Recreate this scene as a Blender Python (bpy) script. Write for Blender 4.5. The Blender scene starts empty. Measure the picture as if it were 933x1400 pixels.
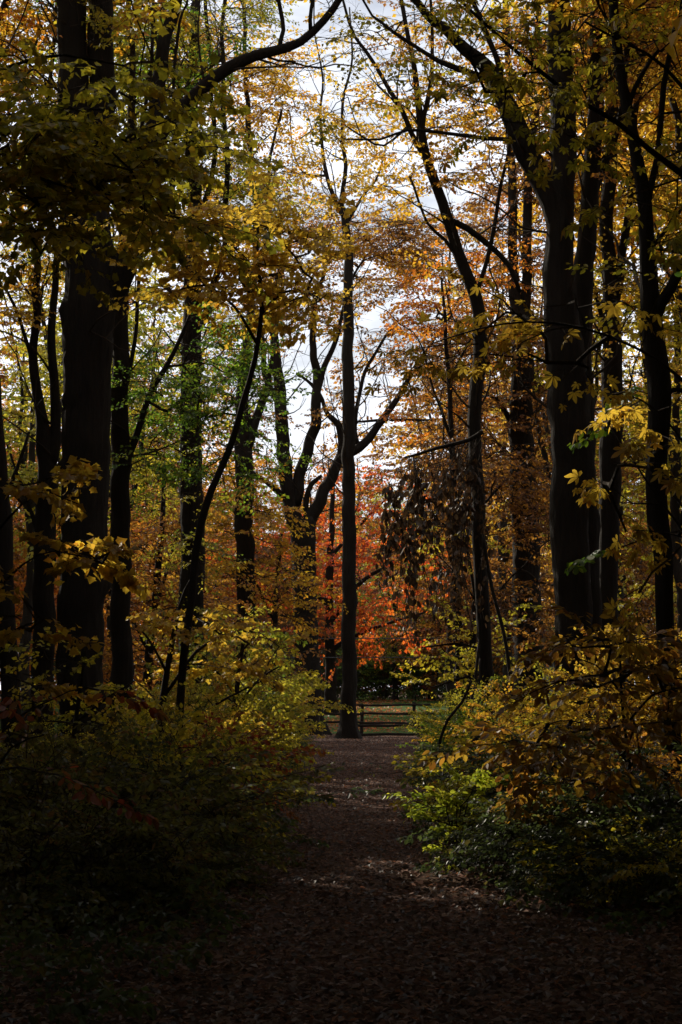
import bpy, math, random, time
import numpy as np
from mathutils import Vector, Matrix

T0 = time.time()
R = random.Random(11)
rng = np.random.default_rng(11)
S = bpy.context.scene
COL = S.collection

# ------------------------------------------------------------------ camera, sky, sun, exposure
F = 2800.0                      # focal length in photo pixels (photo 933 x 1400)
HOR = 945.0
PITCH = math.atan((HOR - 700) / F)
EYE = np.array([0.0, 0.0, 1.6])
cam = bpy.data.cameras.new('camera')
cam.sensor_fit = 'VERTICAL'
cam.sensor_height = 36.0
cam.lens = F / 1400 * 36.0
cam.clip_end = 3000
co = bpy.data.objects.new('camera', cam)
COL.objects.link(co)
co.location = EYE
co.rotation_euler = (math.pi / 2 + PITCH, 0, 0)
S.camera = co

SUN_AZ, SUN_EL = math.radians(-36), math.radians(31)     # azimuth from +Y, negative = left
SUN_DIR = np.array([math.sin(SUN_AZ) * math.cos(SUN_EL), math.cos(SUN_AZ) * math.cos(SUN_EL), math.sin(SUN_EL)])
W = bpy.data.worlds.new('World')
S.world = W
W.use_nodes = True
nt = W.node_tree
bg = nt.nodes['Background']
sky = nt.nodes.new('ShaderNodeTexSky')
sky.sky_type = 'NISHITA'
sky.sun_disc = False
sky.sun_elevation = SUN_EL
sky.sun_rotation = SUN_AZ
sky.dust_density = 1.5
tc = nt.nodes.new('ShaderNodeTexCoord')
mp = nt.nodes.new('ShaderNodeMapping')
mp.inputs['Scale'].default_value = (1.0, 1.0, 3.2)
ns = nt.nodes.new('ShaderNodeTexNoise')
ns.inputs['Scale'].default_value = 5.5
ns.inputs['Detail'].default_value = 6
ns.inputs['Roughness'].default_value = 0.6
cr = nt.nodes.new('ShaderNodeValToRGB')
cr.color_ramp.elements[0].color = (.33, .33, .33, 1)
cr.color_ramp.elements[0].position = 0.33
cr.color_ramp.elements[1].position = 0.54
mx = nt.nodes.new('ShaderNodeMixRGB')
mx.inputs[2].default_value = (20.5, 21.2, 23.2, 1)
L = nt.links.new
L(tc.outputs['Generated'], mp.inputs['Vector'])
L(mp.outputs[0], ns.inputs['Vector'])
L(ns.outputs['Fac'], cr.inputs[0])
L(cr.outputs[0], mx.inputs[0])
L(sky.outputs[0], mx.inputs[1])
L(mx.outputs[0], bg.inputs['Color'])
bg.inputs['Strength'].default_value = 0.05

sl = bpy.data.lights.new('sun', 'SUN')
sl.energy = 5.0
sl.angle = math.radians(0.55)
sl.color = (1.0, 0.90, 0.74)
so = bpy.data.objects.new('sun', sl)
COL.objects.link(so)
so.rotation_euler = Vector(SUN_DIR).to_track_quat('Z', 'Y').to_euler()
S.view_settings.view_transform = 'Standard'
S.view_settings.look = 'None'
S.view_settings.exposure = 0.36
S.view_settings.gamma = 1.0
S.cycles.max_bounces = 5
S.cycles.diffuse_bounces = 3
S.cycles.glossy_bounces = 2
S.cycles.transmission_bounces = 4

_f = np.array([0, math.cos(PITCH), math.sin(PITCH)])
_u = np.array([0, -math.sin(PITCH), math.cos(PITCH)])
_r = np.array([1.0, 0, 0])


def P(px, py, d):
    """world point seen at photo pixel (px, py) at ground distance d"""
    v = _f + _r * ((px - 466.5) / F) + _u * ((700 - py) / F)
    return EYE + v * (d / v[1])


def PX(px, d):
    return (px - 466.5) / F * d


def smooth(a, b, x):
    t = np.clip((x - a) / (b - a), 0, 1)
    return t * t * (3 - 2 * t)


def gz(x, y):
    x = np.asarray(x, float)
    y = np.asarray(y, float)
    z = 0.05 * np.sin(x * 0.9 + 0.4) * np.sin(y * 0.31 + 1.0) + 0.04 * np.sin(x * 0.37 + y * 0.22)
    z = z * (0.35 + 0.65 * smooth(1.0, 4.0, np.abs(x)))
    z = z + 0.25 * smooth(3.0, 12.0, np.abs(x)) * (1 - smooth(66, 80, y))
    return z + 1.05 * smooth(76, 122, y)


# shafts where the photograph shows sun on leaves: (px, py, d, radius in m)
SHAFTS = [(P(px, py, d), r) for px, py, d, r in [
    (265, 855, 33.5, 1.5), (320, 955, 33, 1.0), (245, 985, 33, 1.0), (312, 705, 52, 1.1), (90, 690, 20, .45), (345, 900, 38, 1.0), (622, 1080, 18.6, 0.45),
    (690, 1000, 26, 1.0), (842, 620, 13, 0.7), (680, 1135, 19, 0.4), (885, 1060, 17, 0.6), (450, 770, 98, 5.0),
    (560, 750, 98, 3.0), (300, 500, 46, 1.0), (240, 560, 46, .8), (600, 410, 60, 1.3), (540, 250, 48, 1.4), (350, 370, 32, 1.0),
    (710, 420, 15, .6), (610, 450, 15, .6), (600, 890, 50, 1.0), (830, 550, 20, .4)]]


def shaded_ok(p, margin=.35):
    """False for points that would block one of the shafts of sun"""
    p = np.atleast_2d(p)
    ok = np.ones(len(p), bool)
    for c, r in SHAFTS:
        v = p - c
        t = v @ SUN_DIR
        dist = np.linalg.norm(v - t[:, None] * SUN_DIR, axis=1)
        ok &= ~((t > 1.6 * r + 0.6) & (dist < r + margin))
    return ok


# ------------------------------------------------------------------ materials
def new_mat(name):
    m = bpy.data.materials.new(name)
    m.use_nodes = True
    t = m.node_tree
    for n in list(t.nodes):
        t.nodes.remove(n)
    return m, t, t.nodes.new('ShaderNodeOutputMaterial')


def ramp(t, stops):
    c = t.nodes.new('ShaderNodeValToRGB')
    e = c.color_ramp.elements
    n = len(stops)
    e[0].position, e[0].color = 0, (*stops[0], 1)
    e[1].position, e[1].color = 1, (*stops[-1], 1)
    for i in range(1, n - 1):
        k = e.new(i / (n - 1))
        k.color = (*stops[i], 1)
    return c


PAL = {
    'yellow': [(.30, .18, .018), (.48, .30, .02), (.60, .40, .028), (.66, .43, .035), (.46, .20, .014)],
    'olive_yellow': [(.13, .13, .010), (.26, .24, .013), (.42, .34, .017), (.52, .41, .02), (.36, .21, .014)],
    'yellow_green': [(.07, .11, .010), (.17, .20, .014), (.38, .34, .02), (.50, .40, .03), (.24, .25, .015)],
    'green': [(.03, .065, .008), (.055, .12, .009), (.095, .19, .010), (.17, .27, .012), (.30, .29, .015)],
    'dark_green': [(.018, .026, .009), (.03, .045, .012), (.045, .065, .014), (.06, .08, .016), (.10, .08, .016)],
    'gold': [(.36, .17, .012), (.52, .30, .018), (.62, .39, .022), (.60, .29, .016), (.40, .14, .012)],
    'orange': [(.34, .085, .009), (.54, .15, .012), (.64, .20, .014), (.60, .28, .018), (.40, .08, .010)],
    'brown_orange': [(.14, .05, .012), (.27, .10, .014), (.42, .17, .016), (.50, .28, .018), (.18, .06, .014)],
    'red': [(.32, .036, .008), (.56, .072, .009), (.68, .11, .010), (.64, .18, .014), (.36, .034, .009)],
    'dark_red': [(.12, .02, .012), (.22, .035, .014), (.32, .07, .015), (.26, .11, .018), (.13, .03, .014)],
    'russet': [(.06, .025, .009), (.13, .05, .011), (.24, .09, .013), (.36, .16, .016), (.10, .035, .011)],
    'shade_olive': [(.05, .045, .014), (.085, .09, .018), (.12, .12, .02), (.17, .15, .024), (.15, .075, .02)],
    'amber': [(.17, .085, .010), (.25, .14, .012), (.32, .19, .015), (.27, .11, .011), (.16, .06, .010)],
    'lime': [(.14, .20, .012), (.26, .33, .018), (.40, .44, .024), (.48, .46, .03), (.34, .30, .02)],
    'withered': [(.022, .011, .006), (.04, .02, .009), (.07, .034, .013), (.032, .016, .008), (.055, .034, .015)],
}
LEAF = {}


def leaf_mat(pal, single=False):
    key = (pal, single)
    if key in LEAF:
        return LEAF[key]
    m, t, out = new_mat('leaf_' + pal)
    c = ramp(t, PAL[pal])
    if single:
        a = t.nodes.new('ShaderNodeObjectInfo')
        t.links.new(a.outputs['Random'], c.inputs[0])
    else:
        a = t.nodes.new('ShaderNodeAttribute')
        a.attribute_name = 'tone'
        t.links.new(a.outputs['Fac'], c.inputs[0])
    col = c.outputs[0]
    if single:
        geo = t.nodes.new('ShaderNodeTexCoord')
        nz = t.nodes.new('ShaderNodeTexNoise')
        nz.inputs['Scale'].default_value = 3.0
        nz.inputs['Detail'].default_value = 4
        t.links.new(geo.outputs['Object'], nz.inputs['Vector'])
        r2 = ramp(t, [(.35, .22, .12), (1, 1, 1), (1.15, 1.1, .9)])
        t.links.new(nz.outputs['Fac'], r2.inputs[0])
        mu = t.nodes.new('ShaderNodeMixRGB')
        mu.blend_type = 'MULTIPLY'
        mu.inputs[0].default_value = 0.7
        t.links.new(col, mu.inputs[1])
        t.links.new(r2.outputs[0], mu.inputs[2])
        col = mu.outputs[0]
    d = t.nodes.new('ShaderNodeBsdfDiffuse')
    tr = t.nodes.new('ShaderNodeBsdfTranslucent')
    g = t.nodes.new('ShaderNodeBsdfGlossy')
    g.inputs['Roughness'].default_value = 0.42
    g.inputs['Color'].default_value = (.8, .8, .8, 1)
    m1 = t.nodes.new('ShaderNodeMixShader')
    m1.inputs[0].default_value = 0.68 if pal != 'withered' else 0.2
    m2 = t.nodes.new('ShaderNodeMixShader')
    m2.inputs[0].default_value = 0.035
    gm = t.nodes.new('ShaderNodeGamma')
    gm.inputs[1].default_value = 0.88
    t.links.new(col, d.inputs[0])
    t.links.new(col, gm.inputs[0])
    t.links.new(gm.outputs[0], tr.inputs[0])
    t.links.new(d.outputs[0], m1.inputs[1])
    t.links.new(tr.outputs[0], m1.inputs[2])
    t.links.new(m1.outputs[0], m2.inputs[1])
    t.links.new(g.outputs[0], m2.inputs[2])
    t.links.new(m2.outputs[0], out.inputs[0])
    LEAF[key] = m
    return m


def bark_mat(name, c0, c1, scale=1.0):
    m, t, out = new_mat(name)
    tcn = t.nodes.new('ShaderNodeTexCoord')
    mpn = t.nodes.new('ShaderNodeMapping')
    mpn.inputs['Scale'].default_value = (14 * scale, 14 * scale, 1.9 * scale)
    n1 = t.nodes.new('ShaderNodeTexNoise')
    n1.inputs['Scale'].default_value = 1.0
    n1.inputs['Detail'].default_value = 5
    n1.inputs['Roughness'].default_value = .65
    n2 = t.nodes.new('ShaderNodeTexNoise')
    n2.inputs['Scale'].default_value = 1.3
    c = ramp(t, [c0, tuple((a + b) / 2 for a, b in zip(c0, c1)), c1])
    b = t.nodes.new('ShaderNodeBump')
    b.inputs['Strength'].default_value = 1.0
    b.inputs['Distance'].default_value = 0.06
    p = t.nodes.new('ShaderNodeBsdfPrincipled')
    p.inputs['Roughness'].default_value = 0.95
    p.inputs['Specular IOR Level'].default_value = 0.15
    mm = t.nodes.new('ShaderNodeMixRGB')
    mm.inputs[0].default_value = 0.3
    t.links.new(tcn.outputs['Object'], mpn.inputs[0])
    t.links.new(mpn.outputs[0], n1.inputs['Vector'])
    t.links.new(tcn.outputs['Object'], n2.inputs['Vector'])
    t.links.new(n1.outputs['Fac'], mm.inputs[1])
    t.links.new(n2.outputs['Fac'], mm.inputs[2])
    t.links.new(mm.outputs[0], c.inputs[0])
    t.links.new(c.outputs[0], p.inputs['Base Color'])
    t.links.new(n1.outputs['Fac'], b.inputs['Height'])
    t.links.new(b.outputs[0], p.inputs['Normal'])
    t.links.new(p.outputs[0], out.inputs[0])
    return m


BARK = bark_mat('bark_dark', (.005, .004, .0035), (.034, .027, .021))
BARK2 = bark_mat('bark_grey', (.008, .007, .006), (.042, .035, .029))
TWIG = bark_mat('twig_bark', (.022, .017, .012), (.07, .052, .038), 2)
WOOD = bark_mat('weathered_wood', (.014, .011, .009), (.055, .045, .038), 2)


def ground_mat(name, stops, vor=26.0, bump=0.6):
    m, t, out = new_mat(name)
    tcn = t.nodes.new('ShaderNodeTexCoord')
    v = t.nodes.new('ShaderNodeTexVoronoi')
    v.inputs['Scale'].default_value = vor
    n = t.nodes.new('ShaderNodeTexNoise')
    n.inputs['Scale'].default_value = 1.1
    n.inputs['Detail'].default_value = 8
    n.inputs['Roughness'].default_value = .7
    sp = t.nodes.new('ShaderNodeSeparateColor')
    mm = t.nodes.new('ShaderNodeMixRGB')
    mm.inputs[0].default_value = .55
    c = ramp(t, stops)
    p = t.nodes.new('ShaderNodeBsdfPrincipled')
    p.inputs['Roughness'].default_value = .9
    p.inputs['Specular IOR Level'].default_value = 0.06
    b = t.nodes.new('ShaderNodeBump')
    b.inputs['Strength'].default_value = bump
    b.inputs['Distance'].default_value = .03
    t.links.new(tcn.outputs['Object'], v.inputs['Vector'])
    t.links.new(tcn.outputs['Object'], n.inputs['Vector'])
    t.links.new(v.outputs['Color'], sp.inputs[0])
    t.links.new(sp.outputs[0], mm.inputs[1])
    t.links.new(n.outputs['Fac'], mm.inputs[2])
    t.links.new(mm.outputs[0], c.inputs[0])
    t.links.new(c.outputs[0], p.inputs['Base Color'])
    t.links.new(v.outputs['Distance'], b.inputs['Height'])
    t.links.new(b.outputs[0], p.inputs['Normal'])
    t.links.new(p.outputs[0], out.inputs[0])
    return m


def plain_mat(name, col, rough=.7, noise=.25, scale=8):
    m, t, out = new_mat(name)
    tcn = t.nodes.new('ShaderNodeTexCoord')
    n = t.nodes.new('ShaderNodeTexNoise')
    n.inputs['Scale'].default_value = scale
    n.inputs['Detail'].default_value = 5
    c = ramp(t, [tuple(x * (1 - noise) for x in col), tuple(x * (1 + noise) for x in col)])
    p = t.nodes.new('ShaderNodeBsdfPrincipled')
    p.inputs['Roughness'].default_value = rough
    t.links.new(tcn.outputs['Object'], n.inputs['Vector'])
    t.links.new(n.outputs['Fac'], c.inputs[0])
    t.links.new(c.outputs[0], p.inputs['Base Color'])
    t.links.new(p.outputs[0], out.inputs[0])
    return m


# ------------------------------------------------------------------ mesh and object helpers
def mesh_np(name, V, loops, sizes, mat, tone=None, smooth_shade=False):
    me = bpy.data.meshes.new(name)
    V = np.asarray(V, np.float32)
    loops = np.asarray(loops, np.int32)
    sizes = np.asarray(sizes, np.int32)
    me.vertices.add(len(V))
    me.vertices.foreach_set('co', V.ravel())
    me.loops.add(len(loops))
    me.loops.foreach_set('vertex_index', loops)
    me.polygons.add(len(sizes))
    st = np.zeros(len(sizes), np.int32)
    st[1:] = np.cumsum(sizes)[:-1]
    me.polygons.foreach_set('loop_start', st)
    me.polygons.foreach_set('use_smooth', np.full(len(sizes), smooth_shade, bool))
    if tone is not None:
        at = me.attributes.new('tone', 'FLOAT', 'FACE')
        at.data.foreach_set('value', np.asarray(tone, np.float32))
    me.update(calc_edges=True)
    me.materials.append(mat)
    return me


def link(name, me, parent=None, loc=None):
    o = bpy.data.objects.new(name, me)
    COL.objects.link(o)
    if parent is not None:
        o.parent = parent
    if loc is not None:
        o.location = loc
    return o


def thing(name, label, cat, loc, group=None):
    o = link(name, None, None, loc)
    o.empty_display_size = .2
    o['label'] = label
    o['category'] = cat
    if group:
        o['group'] = group
    return o


def tag(o, label, cat, group=None):
    o['label'] = label
    o['category'] = cat
    if group:
        o['group'] = group
    return o


def catmull(p, step):
    """p: (n,4) x y z r -> resampled"""
    p = np.asarray(p, float)
    if len(p) < 2:
        return p
    q = np.vstack([2 * p[0] - p[1], p, 2 * p[-1] - p[-2]])
    out = []
    for i in range(1, len(q) - 2):
        a, b, c, d = q[i - 1], q[i], q[i + 1], q[i + 2]
        n = max(2, int(np.linalg.norm((c - b)[:3]) / step))
        for k in range(n):
            t = k / n
            out.append(.5 * (2 * b + (c - a) * t + (2 * a - 5 * b + 4 * c - d) * t * t + (3 * b - a - 3 * c + d) * t ** 3))
    out.append(p[-1])
    out = np.array(out)
    out[:, 3] = np.maximum(out[:, 3], p[:, 3].min() * .8)
    return out


def tube(pts, sides, rough=0.0, seed=0, cap=True):
    """tapered tube through pts (n,4); returns verts, loops, sizes"""
    p = np.asarray(pts, float)
    n = len(p)
    tan = np.gradient(p[:, :3], axis=0)
    tan /= np.linalg.norm(tan, axis=1)[:, None] + 1e-9
    a = np.array([1.0, 0, 0]) if abs(tan[0, 0]) < .8 else np.array([0, 1.0, 0])
    us = []
    u = a
    for i in range(n):
        u = u - tan[i] * (u @ tan[i])
        u = u / (np.linalg.norm(u) + 1e-9)
        us.append(u)
    U = np.array(us)
    Vv = np.cross(tan, U)
    th = np.arange(sides) / sides * 2 * math.pi
    rr = np.repeat(p[:, 3:4], sides, 1)
    if rough:
        s = np.cumsum(np.r_[0, np.linalg.norm(np.diff(p[:, :3], axis=0), axis=1)])[:, None]
        g = np.random.default_rng(seed)
        k = np.zeros_like(rr)
        for j in range(7):
            m = g.integers(2, max(3, sides // 3))
            k += np.sin(th[None] * m + s * g.uniform(-.7, .7) + g.uniform(0, 6)) * np.sin(s * g.uniform(.3, 2.2) + g.uniform(0, 6)) / 3.0
        rr = rr * (1 + rough * (k + g.normal(0, .45, k.shape)))
        for _ in range(int(s[-1, 0] / 1.1) if p[:, 3].max() > .08 else 0):      # burrs and old branch scars
            s0, t0, w = g.uniform(0, s[-1, 0]), g.uniform(0, 6.28), g.uniform(.07, .22)
            dth = np.abs((th[None] - t0 + math.pi) % (2 * math.pi) - math.pi)
            rr = rr + g.uniform(.1, .28) * p[:, 3:4] * np.exp(-((s - s0) / w) ** 2 - (dth / .45) ** 2)
    V = p[:, None, :3] + rr[..., None] * (np.cos(th)[None, :, None] * U[:, None] + np.sin(th)[None, :, None] * Vv[:, None])
    V = V.reshape(-1, 3)
    i = np.arange(n - 1)[:, None] * sides
    j = np.arange(sides)[None]
    j2 = (j + 1) % sides
    q = np.stack([i + j, i + j2, i + sides + j2, i + sides + j], -1).reshape(-1)
    sizes = np.full((n - 1) * sides, 4)
    if cap:
        q = np.r_[q, np.arange(sides)[::-1], (n - 1) * sides + np.arange(sides)]
        sizes = np.r_[sizes, sides, sides]
    return V, q, sizes


def join(parts):
    V, Lp, Sz, o = [], [], [], 0
    for v, l, s in parts:
        V.append(v)
        Lp.append(np.asarray(l) + o)
        Sz.append(s)
        o += len(v)
    return np.vstack(V), np.concatenate(Lp), np.concatenate(Sz)


def prisms(a, b, ra, rb, k=4):
    """many thin tapered prisms at once; a, b (n,3)"""
    n = len(a)
    t = b - a
    ln = np.linalg.norm(t, axis=1)[:, None] + 1e-9
    t = t / ln
    b = b + t * np.minimum(ra[:, None] * .6, ln * .2)
    ref = np.where(np.abs(t[:, 2:3]) < .9, np.array([[0, 0, 1.0]]), np.array([[1.0, 0, 0]]))
    u = np.cross(t, ref)
    u /= np.linalg.norm(u, axis=1)[:, None] + 1e-9
    w = np.cross(t, u)
    th = np.arange(k) / k * 2 * math.pi
    ring = np.cos(th)[None, :, None] * u[:, None] + np.sin(th)[None, :, None] * w[:, None]
    V = np.concatenate([a[:, None] + ring * ra[:, None, None], b[:, None] + ring * rb[:, None, None]], 1).reshape(-1, 3)
    j = np.arange(k)
    f = np.stack([j, (j + 1) % k, k + (j + 1) % k, k + j], -1).reshape(-1)
    loops = (np.arange(n)[:, None] * 2 * k + f[None]).reshape(-1)
    return V, loops, np.full(n * k, 4)


def box(c, s, rz=0.0, jit=0.0):
    x, y, z = np.array(s) / 2
    v = np.array([[-x, -y, -z], [x, -y, -z], [x, y, -z], [-x, y, -z], [-x, -y, z], [x, -y, z], [x, y, z], [-x, y, z]], float)
    v += rng.normal(0, jit, v.shape) if jit else 0
    ca, sa = math.cos(rz), math.sin(rz)
    v = v @ np.array([[ca, sa, 0], [-sa, ca, 0], [0, 0, 1]]) + np.array(c)
    f = [[0, 3, 2, 1], [4, 5, 6, 7], [0, 1, 5, 4], [1, 2, 6, 5], [2, 3, 7, 6], [3, 0, 4, 7]]
    return v, np.array(f).ravel(), np.full(6, 4)


# ------------------------------------------------------------------ leaf outlines (unit length along +Y, folded on the midrib)
def outline(pts, fold=.14, curl=-.12):
    """pts: right half outline from base to tip (x, y); two faces folded along the midrib"""
    n = len(pts)
    v = [(0, 0, 0)] + [(x, y, fold * x + curl * y * y) for x, y in pts] + [(0, 1, curl)] + [(-x, y, fold * x + curl * y * y) for x, y in pts]
    rgt = [0] + list(range(1, n + 1)) + [n + 1]
    lft = [0, n + 1] + list(range(2 * n + 1, n + 1, -1))
    return np.array(v, float), np.array(rgt + lft), np.array([n + 2, n + 2])


def palm():
    v0, l0, s0 = outline([(.10, .22), (.19, .6), (.11, .85)], .2, -.22)
    parts = []
    for ang, sc in ((-84, .55), (-42, .8), (2, 1.0), (44, .82), (88, .58)):
        a = math.radians(ang)
        m = np.array([[math.cos(a), -math.sin(a), 0], [math.sin(a), math.cos(a), 0], [0, 0, 1]])
        v = v0 * np.array([1.05, 1, 1]) * sc + np.array([0, .06, 0])
        parts.append((v @ m.T, l0, s0))
    return join(parts)


OUT = {
    'quad': outline([(.40, .45)], .3, -.15),
    'oval': outline([(.24, .25), (.30, .55), (.16, .85)]),
    'maple': outline([(.40, .04), (.38, .25), (.60, .44), (.38, .54), (.24, .74)], .2, -.15),
    'palm': palm(),
}


# ------------------------------------------------------------------ spray templates
def norm(v):
    return v / (np.linalg.norm(v, axis=-1, keepdims=True) + 1e-9)


def spray_template(seed, nside=7, per=5, droop=.35, flat=.25):
    """a leafy branchlet of unit length along +X; returns leaf positions, leaf axes, leaf normals, twig edges"""
    g = np.random.default_rng(seed)
    main = np.array([[t, .10 * math.sin(t * 3 + seed), -.16 * t * t + .03 * math.sin(5 * t)] for t in np.linspace(0, 1, 5)])
    E = [(main[i], main[i + 1], .0085 * (1 - i / 5.5), .0085 * (1 - (i + 1) / 5.5)) for i in range(4)]
    pos, ax = [], []

    def leaves(a, b, n, t0=.15):
        d = norm(b - a)
        for k in range(n):
            t = t0 + (1 - t0) * (k + g.uniform(.2, .8)) / n
            sd = (-1) ** k * g.uniform(.4, 1.1)
            ca, sa = math.cos(sd), math.sin(sd)
            dd = np.array([d[0] * ca - d[1] * sa, d[0] * sa + d[1] * ca, d[2] - g.uniform(0, 2 * droop)])
            pos.append(a + (b - a) * t + norm(dd) * .03)
            ax.append(norm(dd))
    for s in range(nside):
        t = (s + .6) / (nside + .3)
        i = min(3, int(t * 4))
        a = main[i] + (main[i + 1] - main[i]) * (t * 4 - i)
        ang = (-1) ** s * g.uniform(.5, 1.1)
        ln = g.uniform(.28, .52) * (1.1 - .5 * t)
        b = a + ln * norm(np.array([math.cos(ang), math.sin(ang), g.uniform(-flat, flat) - .06]))
        E.append((a, b, .0045, .002))
        leaves(a, b, per)
    leaves(main[3], main[4] + .02, per, .3)
    leaves(main[1], main[3], per - 1, .3)
    pos, ax = np.array(pos), np.array(ax)
    up = norm(np.array([0, 0, 1.0]) + g.normal(0, .38, pos.shape))
    side = norm(np.cross(ax, up))
    nrm = np.cross(side, ax)
    e = (np.array([x[0] for x in E]), np.array([x[1] for x in E]), np.array([x[2] for x in E]), np.array([x[3] for x in E]))
    return pos, ax, nrm, e


SPRAYS = {
    'maple': [spray_template(i) for i in range(6)],
    'dense': [spray_template(20 + i, 9, 7, .35, .4) for i in range(5)],
    'thin': [spray_template(40 + i, 6, 3, .5, .4) for i in range(5)],
    'palm': [spray_template(60 + i, 4, 3, .6, .3) for i in range(5)],
    'drop': [spray_template(80 + i, 5, 5, 2.5, .3) for i in range(4)],
}


def place_sprays(kind, pts, dirs, scale, leaf, g):
    """pts, dirs (n,3) -> leaf frames (pos, X, Y, Z axes scaled, tone) and twig edges"""
    n = len(pts)
    T = SPRAYS[kind]
    pick = g.integers(0, len(T), n)
    X = norm(dirs)
    up = norm(np.array([0, 0, 1.0]) + g.normal(0, .22, (n, 3)))
    Y = norm(np.cross(up, X))
    Z = np.cross(X, Y)
    M = np.stack([X, Y, Z], -1)
    sc = scale * g.uniform(.75, 1.25, n)
    tone0 = g.uniform(.15, .85, n)
    Lp, La, Ln, Lt, Ea, Eb, Er, Es = [], [], [], [], [], [], [], []
    for k, (pos, ax, nrm, e) in enumerate(T):
        ii = np.nonzero(pick == k)[0]
        if not len(ii):
            continue
        m = M[ii]
        s = sc[ii][:, None, None]
        keep = g.uniform(size=(len(ii), len(pos))) < np.where(g.uniform(size=len(ii)) < .16, .12, .93)[:, None]
        lp = np.einsum('nij,kj->nki', m, pos) * s + pts[ii][:, None]
        la = np.einsum('nij,kj->nki', m, ax)
        ln = np.einsum('nij,kj->nki', m, nrm)
        tt = np.clip(tone0[ii][:, None] + g.normal(0, .2, keep.shape), 0, 1)
        Lp.append(lp[keep]); La.append(la[keep]); Ln.append(ln[keep]); Lt.append(tt[keep])
        Ea.append((np.einsum('nij,kj->nki', m, e[0]) * s + pts[ii][:, None]).reshape(-1, 3))
        Eb.append((np.einsum('nij,kj->nki', m, e[1]) * s + pts[ii][:, None]).reshape(-1, 3))
        Er.append(np.broadcast_to(e[2] * s[:, 0], (len(ii), len(e[2]))).ravel())
        Es.append(np.broadcast_to(e[3] * s[:, 0], (len(ii), len(e[3]))).ravel())
    lp, la, ln, lt = map(np.concatenate, (Lp, La, Ln, Lt))
    la = norm(la + g.normal(0, .18, la.shape))
    ln = norm(ln + g.normal(0, .18, ln.shape))
    xs = norm(np.cross(la, ln))
    ln = np.cross(xs, la)
    ls = leaf * g.uniform(.65, 1.3, len(lp))
    return (lp, xs, la, ln, ls, lt), tuple(map(np.concatenate, (Ea, Eb, Er, Es)))


def bake_leaves(name, fr, shape, mat):
    lp, xs, la, ln, ls, lt = fr
    v, l, s = OUT[shape]
    V = lp[:, None] + ls[:, None, None] * (v[None, :, 0:1] * xs[:, None] + v[None, :, 1:2] * la[:, None] + v[None, :, 2:3] * ln[:, None])
    n = len(lp)
    loops = (np.arange(n)[:, None] * len(v) + l[None]).ravel()
    return mesh_np(name, V.reshape(-1, 3), loops, np.tile(s, n), mat, np.repeat(lt, len(s)))


LEAF_MESH = {}


def leaf_mesh(shape, pal):
    """a few curled variants of one leaf, shared by all single leaf objects of a kind"""
    key = (shape, pal)
    if key not in LEAF_MESH:
        out = []
        for k in range(3):
            v, l, s = OUT[shape]
            v = v.copy()
            g = np.random.default_rng(k + 5)
            v[:, 2] += (k - 1) * .10 * v[:, 0] * v[:, 1] + .05 * np.sin(v[:, 1] * 5 + k)
            v[:, :2] *= g.uniform(.9, 1.1, 2)
            v[1:, :2] += g.normal(0, .015, (len(v) - 1, 2))
            out.append(mesh_np('leaf', v, l, s, leaf_mat(pal, True)))
        LEAF_MESH[key] = out
    return LEAF_MESH[key]


# ------------------------------------------------------------------ growing twigs from a skeleton to the sprays
def grow(skel, targets, g, step=.55, up=.18, r0=.0032, rmax=.09):
    """skel (n,4) points on trunk and limbs; targets (m,3). Returns target parents' directions and branch edges"""
    n0 = len(skel)
    cap = n0 + len(targets) * 14 + 10
    N = np.zeros((cap, 3))
    N[:n0] = skel[:, :3]
    par = np.full(cap, -1)
    n = n0
    d0 = np.array([np.min(np.linalg.norm(skel[:, :3] - t, axis=1)) for t in targets])
    dirs = np.zeros((len(targets), 3))
    ends = np.zeros(len(targets), int)
    for ti in np.argsort(d0):
        t = targets[ti]
        v = t - N[:n]
        dist = np.linalg.norm(v, axis=1)
        hd = np.linalg.norm(v[:, :2], axis=1)
        cost = dist + np.maximum(0, -(v[:, 2]) - .2 * hd) * .7 + np.maximum(0, v[:, 2] - 2.5 * hd) * .2
        j = int(np.argmin(cost))
        m = int(min(12, max(1, math.ceil(dist[j] / step))))
        a = N[j].copy()
        ctrl = (a + t) / 2 + np.array([0, 0, up * dist[j] * .5]) + g.normal(0, .07 * dist[j], 3)
        last = j
        prev = a
        for k in range(1, m + 1):
            s = k / m
            q = (1 - s) ** 2 * a + 2 * s * (1 - s) * ctrl + s * s * t
            if k < m:
                q = q + g.normal(0, .045 * step, 3)
            N[n] = q
            par[n] = last
            last = n
            n += 1
        ends[ti] = last
        dv = N[last] - N[par[last]]
        dirs[ti] = dv / (np.linalg.norm(dv) + 1e-9) * np.array([1, 1, .5]) + g.normal(0, .25, 3) * np.array([1, 1, .4])
    cnt = np.zeros(n)
    np.add.at(cnt, ends, 1)
    for i in range(n - 1, n0 - 1, -1):
        if par[i] >= n0:
            cnt[par[i]] += cnt[i]
    i = np.arange(n0, n)
    r = np.minimum(r0 + r0 * 1.5 * np.sqrt(cnt), rmax)
    pa = par[i]
    ra = np.where(pa >= n0, r[pa], r[i] * 1.2)
    return dirs, (N[pa], N[i], ra, r[i])


def clumps(c, rad, n, g, per=5):
    """n points in an ellipsoid, gathered into clumps so that gaps stay between"""
    out = []
    k = max(1, int(round(n / per)))
    rad = np.asarray(rad, float)
    while len(out) < n:
        v = g.normal(0, 1, 3)
        v = v / np.linalg.norm(v) * g.uniform(0, 1) ** .42
        cc = np.asarray(c) + v * rad
        for _ in range(per):
            w = g.normal(0, .33, 3) * np.minimum(rad, 1.0)
            out.append(cc + w * np.array([1, 1, .55]))
    return np.array(out[:n])


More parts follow.
